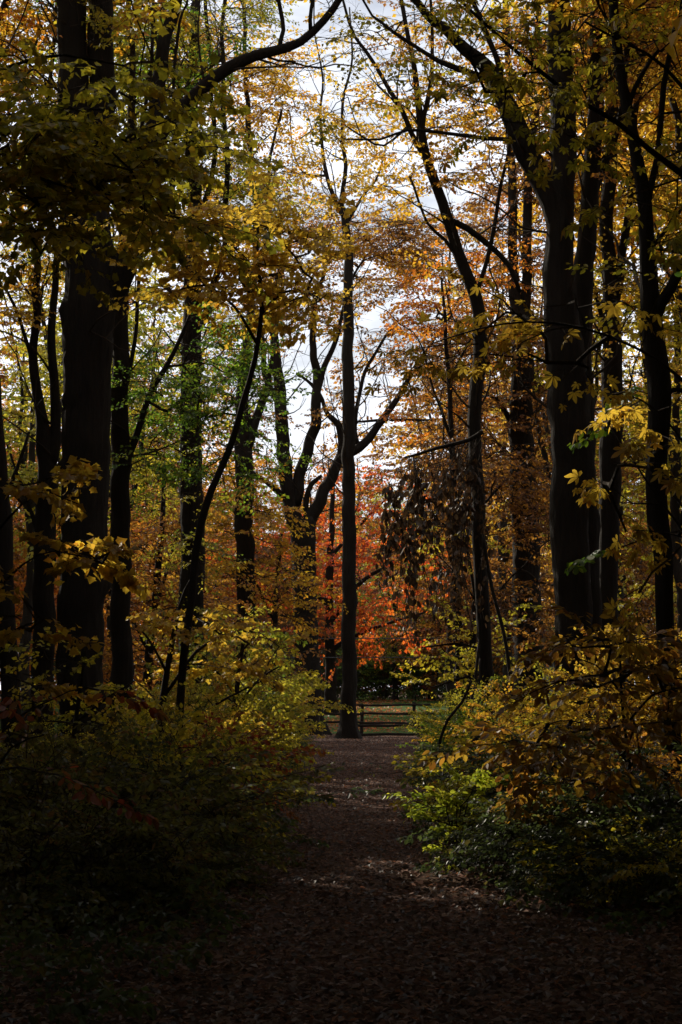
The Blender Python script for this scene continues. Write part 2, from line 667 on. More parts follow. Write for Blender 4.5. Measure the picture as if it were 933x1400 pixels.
def side_branches(sm, g, zmin):
    """forking side branches and bare twigs along a limb: edges (a, b, ra, rb) and the points on them"""
    A, B, RA, RB, pts = [], [], [], [], []
    ln = np.linalg.norm(np.diff(sm[:, :3], axis=0), axis=1).sum()

    def run(p, d, r, length, depth):
        n = max(3, int(length / .3))
        for k in range(n):
            d = norm(d + g.normal(0, .20, 3) + np.array([0, 0, .06]))
            q = p + d * length / n
            r2 = max(.0025, r * (1 - .8 / n))
            A.append(p); B.append(q); RA.append(r); RB.append(r2)
            pts.append([*q, r2])
            if depth < 2 and g.uniform() < .42:
                run(q, norm(d + g.normal(0, .6, 3) + np.array([0, 0, .1])), r2 * .6, length * g.uniform(.3, .6), depth + 1)
            p, r = q, r2
    for _ in range(int(ln / 1.0)):
        i = int(g.integers(1, len(sm) - 1))
        if sm[i, 2] < zmin:
            continue
        t = norm(sm[i + 1, :3] - sm[i - 1, :3])
        o = norm(np.cross(t, g.normal(0, 1, 3)))
        d = norm(o + t * .7 + np.array([0, 0, .25]))
        r = min(sm[i, 3] * .4, .028)
        run(sm[i, :3] + o * sm[i, 3] * .6, d, r, g.uniform(.5, 1.5) + r * 40, 0)
    return A, B, RA, RB, pts


def make_tree(name, label, cat, base, stems, targets, bark, pal, shape='quad', kind='maple', spray=1.0, leaf=.1,
              sides=12, rough=.05, singles=0, group=None, r0=.0032, seed=1, up=.18, skel_skip=0, keep_shafts=True, step=.55, twigs=True, out_of_view=False, side=False):
    """stems: list of (n,4) world polylines (first = trunk). Thing > trunk, limb..., branches, crown / leaf"""
    g = np.random.default_rng(seed)
    base = np.asarray(base, float)
    root = thing(name, label, cat, base, group)
    skel = []
    extra = ([], [], [], [])
    for k, st in enumerate(stems):
        st = np.asarray(st, float)
        sm = catmull(st, .16 if st[:, 3].max() > .2 else .26 if st[:, 3].max() > .03 else .22)
        jit = g.normal(0, 1, (len(sm), 3))
        for _ in range(3):
            jit[1:-1] = (jit[:-2] + jit[1:-1] * 2 + jit[2:]) / 4
        sm[1:-1, :3] += jit[1:-1] * np.clip(sm[1:-1, 3:4] * 1.1, .02, .075) * (.6 if k == 0 else 1.0)
        if k == 0:
            h = sm[:, 2] - base[2]
            sm[:, 3] *= 1 + .38 * np.exp(-np.maximum(h, 0) / .35)
        sd = sides if k == 0 else max(6, int(sides * .7))
        if st[:, 3].max() < .02:
            sd = 5
        V, l, s = tube(sm, sd, rough, seed * 31 + k)
        if k == 0:          # root flare lobes
            h = np.maximum(V[:, 2] - base[2], 0)
            cx = sm[0, :2]
            th = np.arctan2(V[:, 1] - cx[1], V[:, 0] - cx[0])
            f = 1 + .3 * np.exp(-h / .3) * np.sin(th * 5 + seed)
            V[:, :2] = cx + (V[:, :2] - cx) * np.where(h < 1.2, f, 1)[:, None]
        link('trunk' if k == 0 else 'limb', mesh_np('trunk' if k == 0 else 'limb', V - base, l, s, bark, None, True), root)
        skel.append(sm[skel_skip if k == 0 else 0:])
        if side and st[:, 3].max() > .012:
            sb = side_branches(sm, g, base[2] + (6.5 if k == 0 else 3.0))
            for e_, x_ in zip(extra, sb[:4]):
                e_.extend(x_)
            if sb[4]:
                skel.append(np.array(sb[4]))
    skel = np.vstack(skel)
    targets = np.asarray(targets, float)
    if len(targets) and keep_shafts:
        targets = targets[shaded_ok(targets, .15 + spray * .36)]
    if out_of_view and len(targets):        # this added crown stops short of the camera's view
        targets = targets[np.abs(targets[:, 0]) > .168 * targets[:, 1] + spray * 1.3]
    if len(targets):
        dirs, (a, b, ra, rb) = grow(skel, targets, g, step=step, r0=r0, up=up)
        fr, (ea, eb, er, es) = place_sprays(kind, targets, dirs, spray, leaf, g)
        big = ra > .012
        parts = [prisms(ea, eb, er, es, 3)] if twigs else []
        if big.any():
            parts.append(prisms(a[big], b[big], ra[big], rb[big], 6))
        if (~big).any():
            parts.append(prisms(a[~big], b[~big], ra[~big], rb[~big], 3))
        if extra[0]:
            parts.append(prisms(np.array(extra[0]), np.array(extra[1]), np.array(extra[2]), np.array(extra[3]), 4))
        V, l, s = join(parts)
        tw = link('branches', mesh_np('branches', V - base, l, s, TWIG), root)
        tw['kind'] = 'stuff'
        fr = list(fr)
        fr[0] = fr[0] - base
        rest = np.ones(len(fr[0]), bool)
        if singles:
            w = fr[0] + base
            rel = w - EYE
            dep = rel @ _f
            px = 466.5 + F * (rel @ _r) / dep
            py = 700 - F * (rel @ _u) / dep
            vis = (px > -20) & (px < 953) & (py > -20) & (py < 1420)
            score = np.where(vis, fr[4] / dep, 0)
            idx = np.argsort(-score)[:singles]
            idx = idx[score[idx] > 0]
            rest[idx] = False
            ms = leaf_mesh(shape, pal)
            for q in idx:
                o = bpy.data.objects.new('leaf', ms[q % 3])
                Mx = Matrix.Identity(4)
                for c_, ax_ in enumerate((fr[1][q], fr[2][q], fr[3][q])):
                    for r_ in range(3):
                        Mx[r_][c_] = ax_[r_] * fr[4][q]
                for r_ in range(3):
                    Mx[r_][3] = fr[0][q][r_]
                o.parent = root
                o.matrix_local = Mx
                COL.objects.link(o)
        if rest.any():
            cw = link('crown', bake_leaves('crown', [x[rest] for x in fr], shape, leaf_mat(pal)), root)
            cw['kind'] = 'stuff'
    return root


def stems_px(d, *lists):
    """pixel polylines (px, py, width px[, depth offset]) at depth d -> world polylines; the first is continued down to the ground"""
    out = []
    for k, ls in enumerate(lists):
        pts = []
        for q in ls:
            dd = d + (q[3] if len(q) > 3 else 0)
            p = P(q[0], q[1], dd)
            pts.append([*p, q[2] / 2 / F * dd])
        pts = np.array(pts)
        if k == 0:
            x, y = pts[0, 0], pts[0, 1]
            z = float(gz(x, y)) - .08
            if pts[0, 2] > z + .25:
                pts = np.vstack([[x, y, z, pts[0, 3]], pts])
            else:
                pts[0, 2] = z
        out.append(pts)
    return out


def extend(st, ztop, g, tip=.02):
    """carry a stem that leaves the frame on up to its real height"""
    st = np.asarray(st)
    p = st[-1].copy()
    add = []
    n = max(1, int((ztop - p[2]) / 2.5))
    d = (st[-1] - st[-2])[:2] / max(.3, st[-1, 2] - st[-2, 2])
    r = p[3]
    for k in range(1, n + 1):
        q = p.copy()
        q[2] = p[2] + (ztop - p[2]) * k / n
        q[:2] = p[:2] + d * .6 * (q[2] - p[2]) + g.normal(0, .25, 2)
        q[3] = r + (tip - r) * k / n
        add.append(q)
    return np.vstack([st, add]) if ztop > p[2] + 1 else st


def blob_targets(d, blobs, leaf, kind, g):
    """blobs: (px, py, rx, ry, cover[, depth offset, depth spread])"""
    nl = len(SPRAYS[kind][0][0]) * .9
    fill = {'palm': .38}.get(kind, .2)
    out = []
    for b in blobs:
        dd = d + (b[5] if len(b) > 5 else 0)
        sp = b[6] if len(b) > 6 else max(.8, min(3.0, b[2] / F * dd))
        n = int(max(1, round(b[4] * math.pi * b[2] * b[3] / (nl * (leaf * F / dd) ** 2 * fill))))
        out.append(clumps(P(b[0], b[1], dd), (b[2] / F * dd, sp, b[3] / F * dd), n, g, 4))
    return np.vstack(out) if out else np.zeros((0, 3))


def px_tree(name, label, d, lists, blobs=(), pal='yellow', leaf=.1, kind='maple', shape='quad', spray=1.0, bark=None, seed=1,
            top=0, topcrown=None, cat='tree', **kw):
    g = np.random.default_rng(seed + 100)
    st = stems_px(d, *lists)
    if top:
        st = [extend(s, top + g.uniform(-2, 1), g) if P(0, lists[k][-1][1], d)[2] > 8 and lists[k][-1][1] <= 60 else s for k, s in enumerate(st)]
    tg = [blob_targets(d, blobs, leaf, kind, g)]
    if topcrown:
        for (x, y, z, rx, ry, rz, n) in topcrown:
            tg.append(clumps((x, y, z), (rx, ry, rz), n, g))
    tg = np.vstack(tg)
    b = st[0][0].copy()
    base = np.array([b[0], b[1], float(gz(b[0], b[1]))])
    return make_tree(name, label, cat, base, st, tg, bark or BARK, pal, shape, kind, spray, leaf, seed=seed, side=(name in ('forest_tree', 'oak_tree')), **kw)


def copy_tree(o, loc, rz, sc, label, group, pal=None):
    c = o.copy()
    COL.objects.link(c)
    c.location = loc
    c.rotation_euler = (0, 0, rz)
    c.scale = (sc, sc, sc * R.uniform(.93, 1.08))
    c['label'] = label
    c['group'] = group
    for ch in o.children:
        q = ch.copy()
        COL.objects.link(q)
        q.parent = c
        if pal and ch.name.split('.')[0] == 'crown':
            q.material_slots[0].link = 'OBJECT'
            q.material_slots[0].material = leaf_mat(pal)
    return c


# ------------------------------------------------------------------ the ground
def axis(a, b, step, far):
    m = np.arange(a, b + 1e-6, step)
    g = np.array([1.3 ** k for k in range(1, 40)])
    hi = b + step * np.cumsum(g)
    lo = a - step * np.cumsum(g)
    return np.r_[lo[lo > -far][::-1], m, hi[hi < far]]


def sheet(name, xs, ys, mat, dz=0.0, zf=gz):
    X, Y = np.meshgrid(xs, ys)
    V = np.stack([X, Y, zf(X, Y) + dz], -1).reshape(-1, 3)
    nx, ny = len(xs), len(ys)
    i = (np.arange(ny - 1)[:, None] * nx + np.arange(nx - 1)[None]).ravel()
    loops = np.stack([i, i + 1, i + nx + 1, i + nx], -1).ravel()
    o = link(name, mesh_np(name, V, loops, np.full(len(i), 4), mat, None, True))
    o['kind'] = 'structure'
    return o


FLOOR = ground_mat('forest_floor', [(.018, .012, .008), (.045, .026, .015), (.085, .046, .025), (.05, .04, .02)])
PATHM = ground_mat('path_litter', [(.022, .013, .011), (.05, .028, .021), (.085, .048, .037), (.13, .08, .065)], 34)
LAWNM = ground_mat('lawn', [(.02, .045, .008), (.03, .062, .010), (.045, .08, .012), (.08, .07, .016)], 40, .3)
sheet('forest_floor', axis(-20, 20, .8, 900), axis(-10, 130, .8, 1500), FLOOR)


def path_edges(y):
    """left and right edge of the trodden path"""
    l = np.interp(y, [-5, 9, 19, 40, 64, 74], [-.9, -.7, -.62, -.75, -.95, -1.3])
    r = np.interp(y, [-5, 9, 14, 18, 26, 40, 64, 74], [1.6, 1.6, 1.2, .62, .95, 1.5, 2.5, 3.0])
    return l, r


ys = np.arange(-5, 74.01, .3)
le, re_ = path_edges(ys)
le = le + .08 * np.sin(ys * 1.7) + .05 * np.sin(ys * 4.1)
re_ = re_ + .08 * np.sin(ys * 1.3 + 1) + .05 * np.sin(ys * 3.7)
tt = np.linspace(0, 1, 9)
X = le[:, None] + (re_ - le)[:, None] * tt[None]
Yg = np.repeat(ys[:, None], 9, 1)
Z = gz(X, Yg) + .014 - .02 * (np.abs(tt - .5)[None] > .49)
i = (np.arange(len(ys) - 1)[:, None] * 9 + np.arange(8)[None]).ravel()
po = link('path', mesh_np('path', np.stack([X, Yg, Z], -1).reshape(-1, 3), np.stack([i, i + 1, i + 10, i + 9], -1).ravel(),
                          np.full(len(i), 4), PATHM, None, True))
po['kind'] = 'structure'
sheet('lawn', np.arange(-45, 45.1, 1.5), np.arange(78, 150.1, .9), LAWNM, .012)

# fallen leaves: a litter of single curled leaves on path and floor, and red ones on the lawn
def litter(name, x, y, leaf, pal, lift=.02):
    n = len(x)
    a = rng.uniform(0, 2 * math.pi, n)
    nr = norm(np.stack([rng.normal(0, .38, n), rng.normal(0, .38, n), np.ones(n)], -1))
    ax = np.stack([np.cos(a), np.sin(a), np.zeros(n)], -1)
    xs = norm(np.cross(ax, nr))
    ax = np.cross(nr, xs)
    pos = np.stack([x, y, gz(x, y) + lift + rng.uniform(0, .018, n)], -1)
    fr = (pos, xs, ax, nr, leaf * rng.uniform(.55, 1.3, n), rng.uniform(0, 1, n))
    o = link(name, bake_leaves(name, fr, 'quad', leaf_mat(pal)))
    o['kind'] = 'stuff'
    return o


PAL['litter'] = [(.022, .012, .010), (.05, .027, .020), (.09, .046, .034), (.21, .14, .11), (.15, .05, .02)]
PAL['litter_red'] = [(.20, .05, .02), (.32, .09, .03), (.26, .06, .02), (.36, .15, .04), (.14, .05, .02)]
n = 80000
yy = 9 + 66 * rng.uniform(0, 1, n) ** 1.5
xx = rng.uniform(-1, 1, n) * (1.3 + yy * .085)
litter('fallen_leaves', xx, yy, .052, 'litter')
n = 9000
yy = rng.uniform(79, 118, n)
xx = rng.normal(1.0, 4.5, n)
k = (np.sin(xx * .7 + 1) + np.sin(yy * .45) + rng.normal(0, .6, n)) > -.1
litter('fallen_leaves', xx[k], yy[k], .14, 'litter_red', .03)

# low weeds and seedlings along both sides
n = 2000
yy = 9.5 + 58 * rng.uniform(0, 1, n) ** 1.3
le_, rr_ = path_edges(yy)
left = rng.uniform(size=n) < .5
off = rng.exponential(1.6, n)
xx = np.where(left, le_ - .15 - off - np.maximum(0, 12 - yy) * .1, rr_ + .2 + off + np.maximum(0, 15 - yy) * .25)
pts = np.stack([xx, yy, gz(xx, yy) + rng.uniform(.03, .16, n)], -1)
dv = np.stack([rng.normal(0, 1, n), rng.normal(0, 1, n), rng.uniform(.3, 1.2, n)], -1)
fr, ed = place_sprays('thin', pts, dv, .34, .055, rng)
o = link('ground_cover', bake_leaves('ground_cover', fr, 'quad', leaf_mat('dark_green')))
o['kind'] = 'stuff'

# ------------------------------------------------------------------ the big trunks in view
px_tree('forest_tree', 'massive dark trunk forking high into thick limbs, standing left of the path', 40,
        [[(112, 1056, 66), (112, 900, 62), (116, 700, 64), (118, 520, 66), (122, 430, 72), (118, 300, 68), (112, 220, 62), (100, 120, 44), (95, 0, 40), (92, -60, 36)],
         [(118, 430, 50), (160, 385, 44), (185, 320, 30), (203, 235, 26), (213, 150, 22), (222, 80, 19), (236, 20, 17), (245, -50, 15)],
         [(205, 220, 18), (222, 180, 17), (248, 146, 17), (280, 118, 17), (310, 93, 17), (345, 76, 15), (375, 68, 14), (410, 55, 12), (440, 30, 11), (466, -5, 9), (490, -50, 7)],
         [(383, 66, 7), (388, 40, 6), (384, 10, 6), (380, -30, 5)],
         [(425, 44, 6), (428, 10, 5), (432, -30, 5)],
         [(125, 230, 34), (136, 150, 34), (140, 60, 34), (138, -50, 30)],
         [(240, 155, 5), (238, 100, 4), (246, 30, 4), (262, -20, 3)]],
        [(170, 420, 60, 50, 0.24), (440, 10, 60, 25, 0.40), (110, 40, 90, 60, 0.64)], 'olive_yellow', .10, top=25,
        topcrown=[(-5.5, 40, 20, 6, 5, 5, 330)], sides=40, rough=.05, seed=3)

px_tree('forest_tree', 'thick dark trunk with V shaped fork, standing right of the path', 38,
        [[(786, 1062, 54), (786, 900, 49), (782, 750, 52), (777, 560, 56), (770, 470, 52), (767, 330, 38), (768, 240, 35), (766, 100, 34), (764, 0, 31), (762, -60, 28)],
         [(770, 330, 34), (744, 258, 33), (716, 190, 31), (684, 130, 25), (655, 88, 20), (620, 50, 15), (580, 12, 11), (545, -40, 8)],
         [(668, 105, 12), (635, 92, 9), (600, 84, 7), (560, 60, 5), (520, 30, 4), (490, -10, 3)],
         [(690, 140, 9), (676, 80, 8), (655, 20, 7), (640, -40, 6)],
         [(747, 192, 4), (690, 191, 6), (620, 184, 5), (557, 180, 4), (520, 192, 3), (470, 190, 2)]],
        [(600, 40, 80, 40, 0.56), (520, 60, 60, 50, 0.32), (480, 130, 40, 40, 0.24)], 'olive_yellow', .10, top=25,
        topcrown=[(4.5, 38, 20, 6, 5, 5, 330)], sides=36, rough=.05, seed=5)

px_tree('forest_tree', 'dark trunk leaning right just behind the V forked trunk', 40.5,
        [[(812, 1052, 28), (804, 700, 30), (795, 480, 30), (797, 380, 28), (806, 280, 25), (812, 180, 22), (814, 60, 18), (818, -40, 15)],
         [(806, 280, 12), (835, 200, 10), (852, 120, 9), (858, 20, 8), (868, -40, 7)]],
        [(830, 60, 80, 80, 1.36), (800, 180, 50, 70, 0.68), (730, 60, 60, 70, 1.02)], 'brown_orange', .10, top=23, topcrown=[(6.5, 42, 19, 4, 4, 4, 150)],
        sides=24, rough=.03, seed=6)

px_tree('forest_tree', 'dark upright trunk dividing into slender stems, next to the leaning trunk', 44,
        [[(832, 1040, 27), (832, 800, 27), (836, 650, 29), (838, 500, 29), (834, 400, 21), (832, 300, 19), (838, 150, 16), (832, 0, 13), (835, -50, 11)],
         [(838, 450, 14), (852, 340, 12), (862, 230, 10), (872, 120, 9), (884, 0, 8), (890, -40, 7)],
         [(836, 480, 8), (815, 400, 5), (800, 340, 4)]],
        [(850, 90, 80, 100, 1.33), (880, 260, 60, 70, 1.14), (860, 400, 50, 60, 0.95), (880, 540, 50, 60, 0.76)], 'yellow', .09, top=22,
        topcrown=[(6.2, 46, 18, 4, 4, 4, 150)], sides=20, rough=.03, seed=7)

px_tree('forest_tree', 'nearest dark trunk near the right edge, forking above sunlit yellow leaves', 25,
        [[(922, 1130, 26), (914, 960, 25), (906, 800, 25), (899, 620, 30), (894, 470, 31), (889, 400, 26), (880, 280, 20), (866, 190, 17), (850, 110, 15), (838, 0, 13), (830, -60, 11)],
         [(894, 440, 18), (910, 395, 15), (930, 365, 13), (960, 330, 11)],
         [(882, 300, 11), (898, 220, 9), (905, 120, 8), (925, 40, 7), (940, -30, 6)],
         [(858, 150, 7), (880, 100, 6), (900, 70, 5), (940, 40, 4)],
         [(896, 540, 8), (925, 530, 7), (960, 545, 6)]],
        [(900, 60, 50, 60, 0.51), (915, 200, 40, 70, 0.51), (800, 40, 50, 40, 0.34), (915, 370, 30, 40, 0.68)], 'olive_yellow', .085, top=16,
        topcrown=[(4.6, 25, 12.5, 3, 3, 2.5, 130)], sides=24, rough=.04, seed=8, shape='oval', singles=160)

px_tree('forest_tree', 'slender dark trunk bending left towards the sky gap, right of the fence', 48,
        [[(668, 1002, 20), (662, 850, 19), (654, 700, 19), (650, 560, 19), (655, 480, 19), (650, 410, 17), (624, 335, 16), (600, 262, 14), (578, 195, 12), (572, 130, 9), (562, 60, 7), (548, 0, 6), (540, -50, 5)],
         [(612, 300, 9), (640, 312, 9), (668, 335, 8), (697, 365, 7), (712, 400, 5)],
         [(590, 235, 8), (560, 170, 7), (532, 120, 6), (500, 70, 5), (478, 30, 4)],
         [(575, 190, 7), (585, 130, 6), (590, 60, 5), (586, -20, 4)],
         [(560, 170, 4), (525, 200, 3), (500, 190, 3), (470, 170, 2)],
         [(640, 380, 6), (612, 330, 5), (585, 305, 4), (560, 240, 3)],
         [(650, 410, 6), (672, 340, 6), (690, 240, 5), (700, 150, 4)]],
        [(555, 190, 70, 80, 0.59), (610, 200, 50, 110, 0.49), (545, 300, 60, 40, .25), (520, 430, 50, 30, .2), (570, 90, 70, 60, 0.35), (640, 120, 50, 60, 0.42)],
        'gold', .10, top=21, topcrown=[(2.2, 48, 18, 3, 4, 3, 40)], sides=16, rough=.04, seed=9)

px_tree('forest_tree', 'stout dark trunk splitting into twin straight stems, behind the slender bending trunk', 60,
        [[(724, 988, 44), (722, 850, 40), (717, 700, 37), (713, 550, 31), (712, 450, 25), (703, 380, 14), (700, 250, 12), (696, 100, 9), (690, -20, 7)],
         [(714, 450, 15), (722, 385, 14), (724, 230, 12), (730, 100, 9), (736, -20, 7)],
         [(716, 600, 9), (690, 560, 7), (670, 540, 5), (640, 520, 3)]],
        [(670, 480, 60, 40, 1.19), (690, 560, 60, 60, 0.94), (610, 520, 60, 60, 0.68), (640, 620, 70, 55, 0.94),
         (720, 640, 40, 70, 0.68), (720, 780, 35, 60, 0.51), (680, 330, 60, 60, 0.77), (720, 200, 50, 100, 0.85)],
        'russet', .115, spray=1.2, top=25, topcrown=[(5, 62, 20, 4, 4, 4, 50)], sides=20, rough=.03, seed=10)

px_tree('forest_tree', 'tall thin pole straight trunk with forked crown, standing at the end of the path', 69,
        [[(477, 1012, 26), (477, 960, 21), (477, 800, 19), (477, 600, 17), (476, 450, 15), (476, 340, 12), (468, 286, 10)],
         [(468, 290, 8), (452, 255, 6), (440, 215, 5), (437, 165, 4), (442, 110, 3), (432, 50, 2), (430, -10, 2)],
         [(468, 288, 8), (474, 240, 6), (468, 195, 5), (470, 140, 4), (480, 80, 3), (478, 10, 2)],
         [(472, 310, 5), (495, 270, 4), (515, 245, 3), (530, 190, 2)],
         [(445, 240, 4), (415, 235, 3), (400, 205, 2), (395, 150, 2)],
         [(470, 200, 3), (445, 170, 2), (410, 190, 2)]],
        [(470, 190, 60, 110, 0.29), (420, 190, 40, 60, 0.23), (510, 250, 50, 50, 0.39), (470, 300, 60, 25, .25), (425, 110, 60, 80, .16), (505, 130, 45, 80, .2), (470, 400, 30, 60, 0.16)],
        'yellow', .12, kind='thin', spray=1.1, sides=14, rough=.03, seed=12)

px_tree('oak_tree', 'spreading oak with a broad low fork and flared base, left behind the pole straight trunk', 76,
        [[(420, 1000, 44), (421, 950, 38), (419, 900, 34), (417, 800, 33), (415, 740, 35), (413, 712, 36)],
         [(408, 722, 24), (396, 680, 21), (388, 620, 19), (384, 560, 17), (380, 500, 15), (372, 440, 11), (376, 390, 8), (395, 330, 5), (410, 290, 3)],
         [(404, 690, 16), (415, 640, 16), (430, 590, 15), (434, 540, 13), (430, 480, 10), (430, 420, 8), (445, 370, 5), (450, 320, 3)],
         [(432, 545, 9), (445, 500, 8), (462, 455, 6), (474, 400, 4), (500, 350, 3)],
         [(422, 712, 20), (440, 680, 17), (456, 648, 15), (467, 618, 12), (462, 585, 9), (445, 560, 6), (430, 530, 5), (405, 510, 3)],
         [(462, 632, 12), (490, 612, 12), (515, 582, 11), (535, 560, 9), (556, 525, 7), (575, 490, 5), (610, 440, 3)],
         [(518, 580, 8), (543, 545, 7), (566, 505, 5), (590, 470, 3), (640, 400, 2)],
         [(400, 690, 10), (375, 665, 8), (352, 648, 6), (340, 640, 4), (330, 615, 2)],
         [(490, 610, 7), (486, 560, 6), (500, 510, 5), (520, 470, 4), (540, 440, 3)],
         [(485, 576, 3), (530, 573, 4), (580, 575, 3), (620, 570, 2)],
         [(384, 560, 9), (362, 500, 8), (355, 440, 6), (340, 400, 4)],
         [(421, 720, 9), (418, 690, 8), (424, 660, 7), (440, 650, 4)]],
        [(440, 335, 95, 38, 1.35), (400, 390, 70, 40, 0.83), (540, 370, 80, 50, 0.75), (430, 450, 70, 40, 0.38), (540, 470, 70, 40, 0.38), (590, 520, 50, 50, 0.33),
         (355, 560, 40, 60, 0.38), (470, 560, 40, 30, 0.18), (350, 450, 50, 60, 0.45), (480, 420, 40, 40, 0.45), (560, 335, 75, 45, 1.1), (500, 310, 70, 35, .9)],
        'brown_orange', .12, spray=1.3, sides=18, rough=.05, seed=13)

px_tree('forest_tree', 'straight dark trunk behind the massive trunk, with green leaves and a thin rising branch', 46,
        [[(166, 1042, 30), (166, 850, 28), (165, 700, 27), (165, 560, 25), (165, 430, 22), (172, 300, 16), (180, 150, 11), (176, 0, 8), (178, -50, 7)],
         [(170, 640, 12), (180, 603, 10), (205, 548, 8), (240, 470, 6), (262, 425, 4)],
         [(172, 300, 8), (190, 200, 6), (206, 90, 5), (212, -20, 4)],
         [(166, 560, 7), (186, 470, 6), (192, 380, 5), (195, 300, 4)]],
        [(295, 470, 65, 45, 1.04), (240, 555, 75, 65, 0.91), (318, 530, 55, 55, 0.91), (205, 500, 35, 55, 0.52), (335, 610, 40, 45, 0.65), (190, 640, 40, 50, 0.52), (255, 640, 50, 40, 0.45)],
        'green', .085, spray=.9, top=19, topcrown=[(-5.5, 47, 18, 4, 3, 3, 120)], sides=16, rough=.04, seed=14)

px_tree('forest_tree', 'ivy dappled dark trunk rising through sunlit yellow leaves, left of the oak', 52,
        [[(258, 1012, 36), (260, 850, 34), (262, 700, 32), (262, 560, 29), (262, 450, 27), (266, 300, 21), (262, 150, 16), (268, 20, 12), (270, -40, 10)],
         [(264, 470, 12), (290, 400, 10), (308, 320, 9), (312, 220, 7), (304, 100, 6), (310, -20, 5)],
         [(262, 400, 11), (240, 320, 9), (238, 220, 8), (245, 120, 6), (226, 0, 5)],
         [(268, 310, 9), (290, 230, 7), (288, 120, 6), (282, 0, 5)]],
        [(225, 100, 110, 130, 1.65), (320, 120, 65, 140, 1.50), (330, 260, 60, 70, 1.35), (180, 260, 60, 80, 1.20), (262, 700, 26, 110, 0.52, -.5, .5), (262, 870, 24, 80, 0.45, -.5, .5)],
        'yellow_green', .085, spray=1.0, top=23, topcrown=[(-4, 53, 20, 4, 4, 3, 120)], sides=18, rough=.03, seed=15)

px_tree('forest_tree', 'thin dark stem leaning to the right under a canopy of yellow maple leaves', 32,
        [[(240, 1085, 12), (252, 900, 11), (266, 760, 10.5), (281, 690, 10), (308, 620, 9), (331, 552, 8), (350, 490, 7), (357, 420, 6), (352, 360, 4.5), (353, 300, 3)],
         [(352, 470, 5), (320, 420, 4), (280, 390, 3), (235, 400, 2)],
         [(357, 430, 5), (385, 400, 4), (420, 400, 3), (440, 410, 2)],
         [(353, 370, 4), (310, 330, 3), (260, 330, 3), (210, 340, 2)]],
        [(300, 330, 110, 45, 1.80), (365, 375, 70, 45, 1.80), (260, 390, 90, 35, 1.20), (420, 415, 45, 28, 1.20), (240, 310, 60, 30, 1.40)],
        'yellow', .09, shape='maple', spray=.9, sides=10, rough=.05, seed=16, singles=150)

px_tree('forest_tree', 'short leafy trunk with forked top and orange leaves, between the ivy trunk and the oak', 62,
        [[(337, 1008, 27), (336, 800, 25), (334, 680, 25), (333, 600, 24), (334, 520, 17), (342, 440, 11), (350, 300, 8), (338, 150, 7), (334, 0, 5), (334, -50, 5)],
         [(336, 615, 13), (350, 570, 12), (366, 530, 9), (374, 490, 6), (380, 440, 4)],
         [(345, 400, 6), (365, 320, 5), (370, 220, 4), (385, 150, 3)]],
        [(312, 690, 48, 55, 1.14), (352, 720, 40, 60, 0.85), (340, 460, 50, 50, 0.66), (350, 250, 50, 70, 1.52), (355, 120, 55, 90, 1.14), (290, 60, 70, 70, 1.52), (330, 800, 50, 60, 0.85), (380, 790, 40, 60, 0.76)],
        'gold', .11, spray=1.1, sides=14, rough=.04, seed=17, top=22)

px_tree('forest_tree', 'crooked twin stemmed dark tree at the left, beside the massive trunk', 44,
        [[(54, 1046, 32), (60, 850, 30), (64, 720, 30), (66, 640, 28), (56, 570, 16), (47, 505, 13), (50, 420, 11), (56, 320, 9), (60, 200, 7), (74, 60, 5), (80, -40, 4)],
         [(68, 640, 16), (75, 560, 14), (72, 470, 12), (74, 380, 9), (82, 280, 7), (84, 200, 5)],
         [(48, 500, 6), (30, 440, 5), (12, 400, 4), (-10, 380, 3)],
         [(64, 760, 8), (48, 720, 6), (30, 660, 4), (14, 620, 3)]],
        [(35, 400, 50, 80, 0.90), (25, 260, 45, 80, 1.08), (40, 560, 40, 50, 0.63), (45, 100, 60, 90, 1.80)],
        'gold', .09, spray=.9, sides=16, rough=.04, seed=18, top=20, topcrown=[(-7, 45, 16, 3, 3, 3, 40)])

px_tree('forest_tree', 'dark trunk cut by the left edge of the picture', 36,
        [[(16, 1072, 28), (12, 880, 26), (8, 760, 23), (2, 660, 20), (-6, 560, 17), (-14, 300, 13), (-20, 0, 10)],
         [(4, 690, 7), (24, 640, 5), (40, 590, 4)]],
        [(-10, 480, 40, 60, 0.64), (20, 620, 40, 30, 0.64), (-20, 200, 50, 100, 0.64)], 'orange', .09, sides=16, rough=.03, seed=19, top=18,
        topcrown=[(-8, 36, 15, 3, 3, 3, 40)])

# near maples, hickories and saplings whose leaves can be told apart
px_tree('maple_tree', 'yellow maple reaching shaded leafy branches in over the upper left', 22,
        [[(-150, 1175, 40), (-145, 900, 36), (-130, 500, 30), (-110, 200, 24), (-100, 0, 18), (-95, -60, 14)],
         [(-125, 420, 14), (-60, 300, 10), (0, 190, 7), (50, 158, 6), (90, 148, 4), (150, 150, 3)],
         [(-128, 480, 10), (-60, 300, 8), (0, 246, 6), (40, 240, 4), (100, 258, 3), (170, 270, 2)],
         [(-115, 250, 10), (-50, 130, 8), (20, 90, 5), (90, 75, 4), (170, 90, 3)]],
        [(90, 95, 120, 50, 1.98), (50, 190, 90, 70, 2.42), (160, 165, 100, 55, 2.42), (120, 255, 120, 45, 1.98), (210, 285, 70, 35, 1.10), (40, 320, 60, 45, 0.88), (20, 40, 60, 40, 1.32)],
        'olive_yellow', .092, shape='maple', spray=.8, sides=12, seed=21, singles=300, topcrown=[(-4.8, 21, 11, 2.5, 2.5, 2.5, 50)])
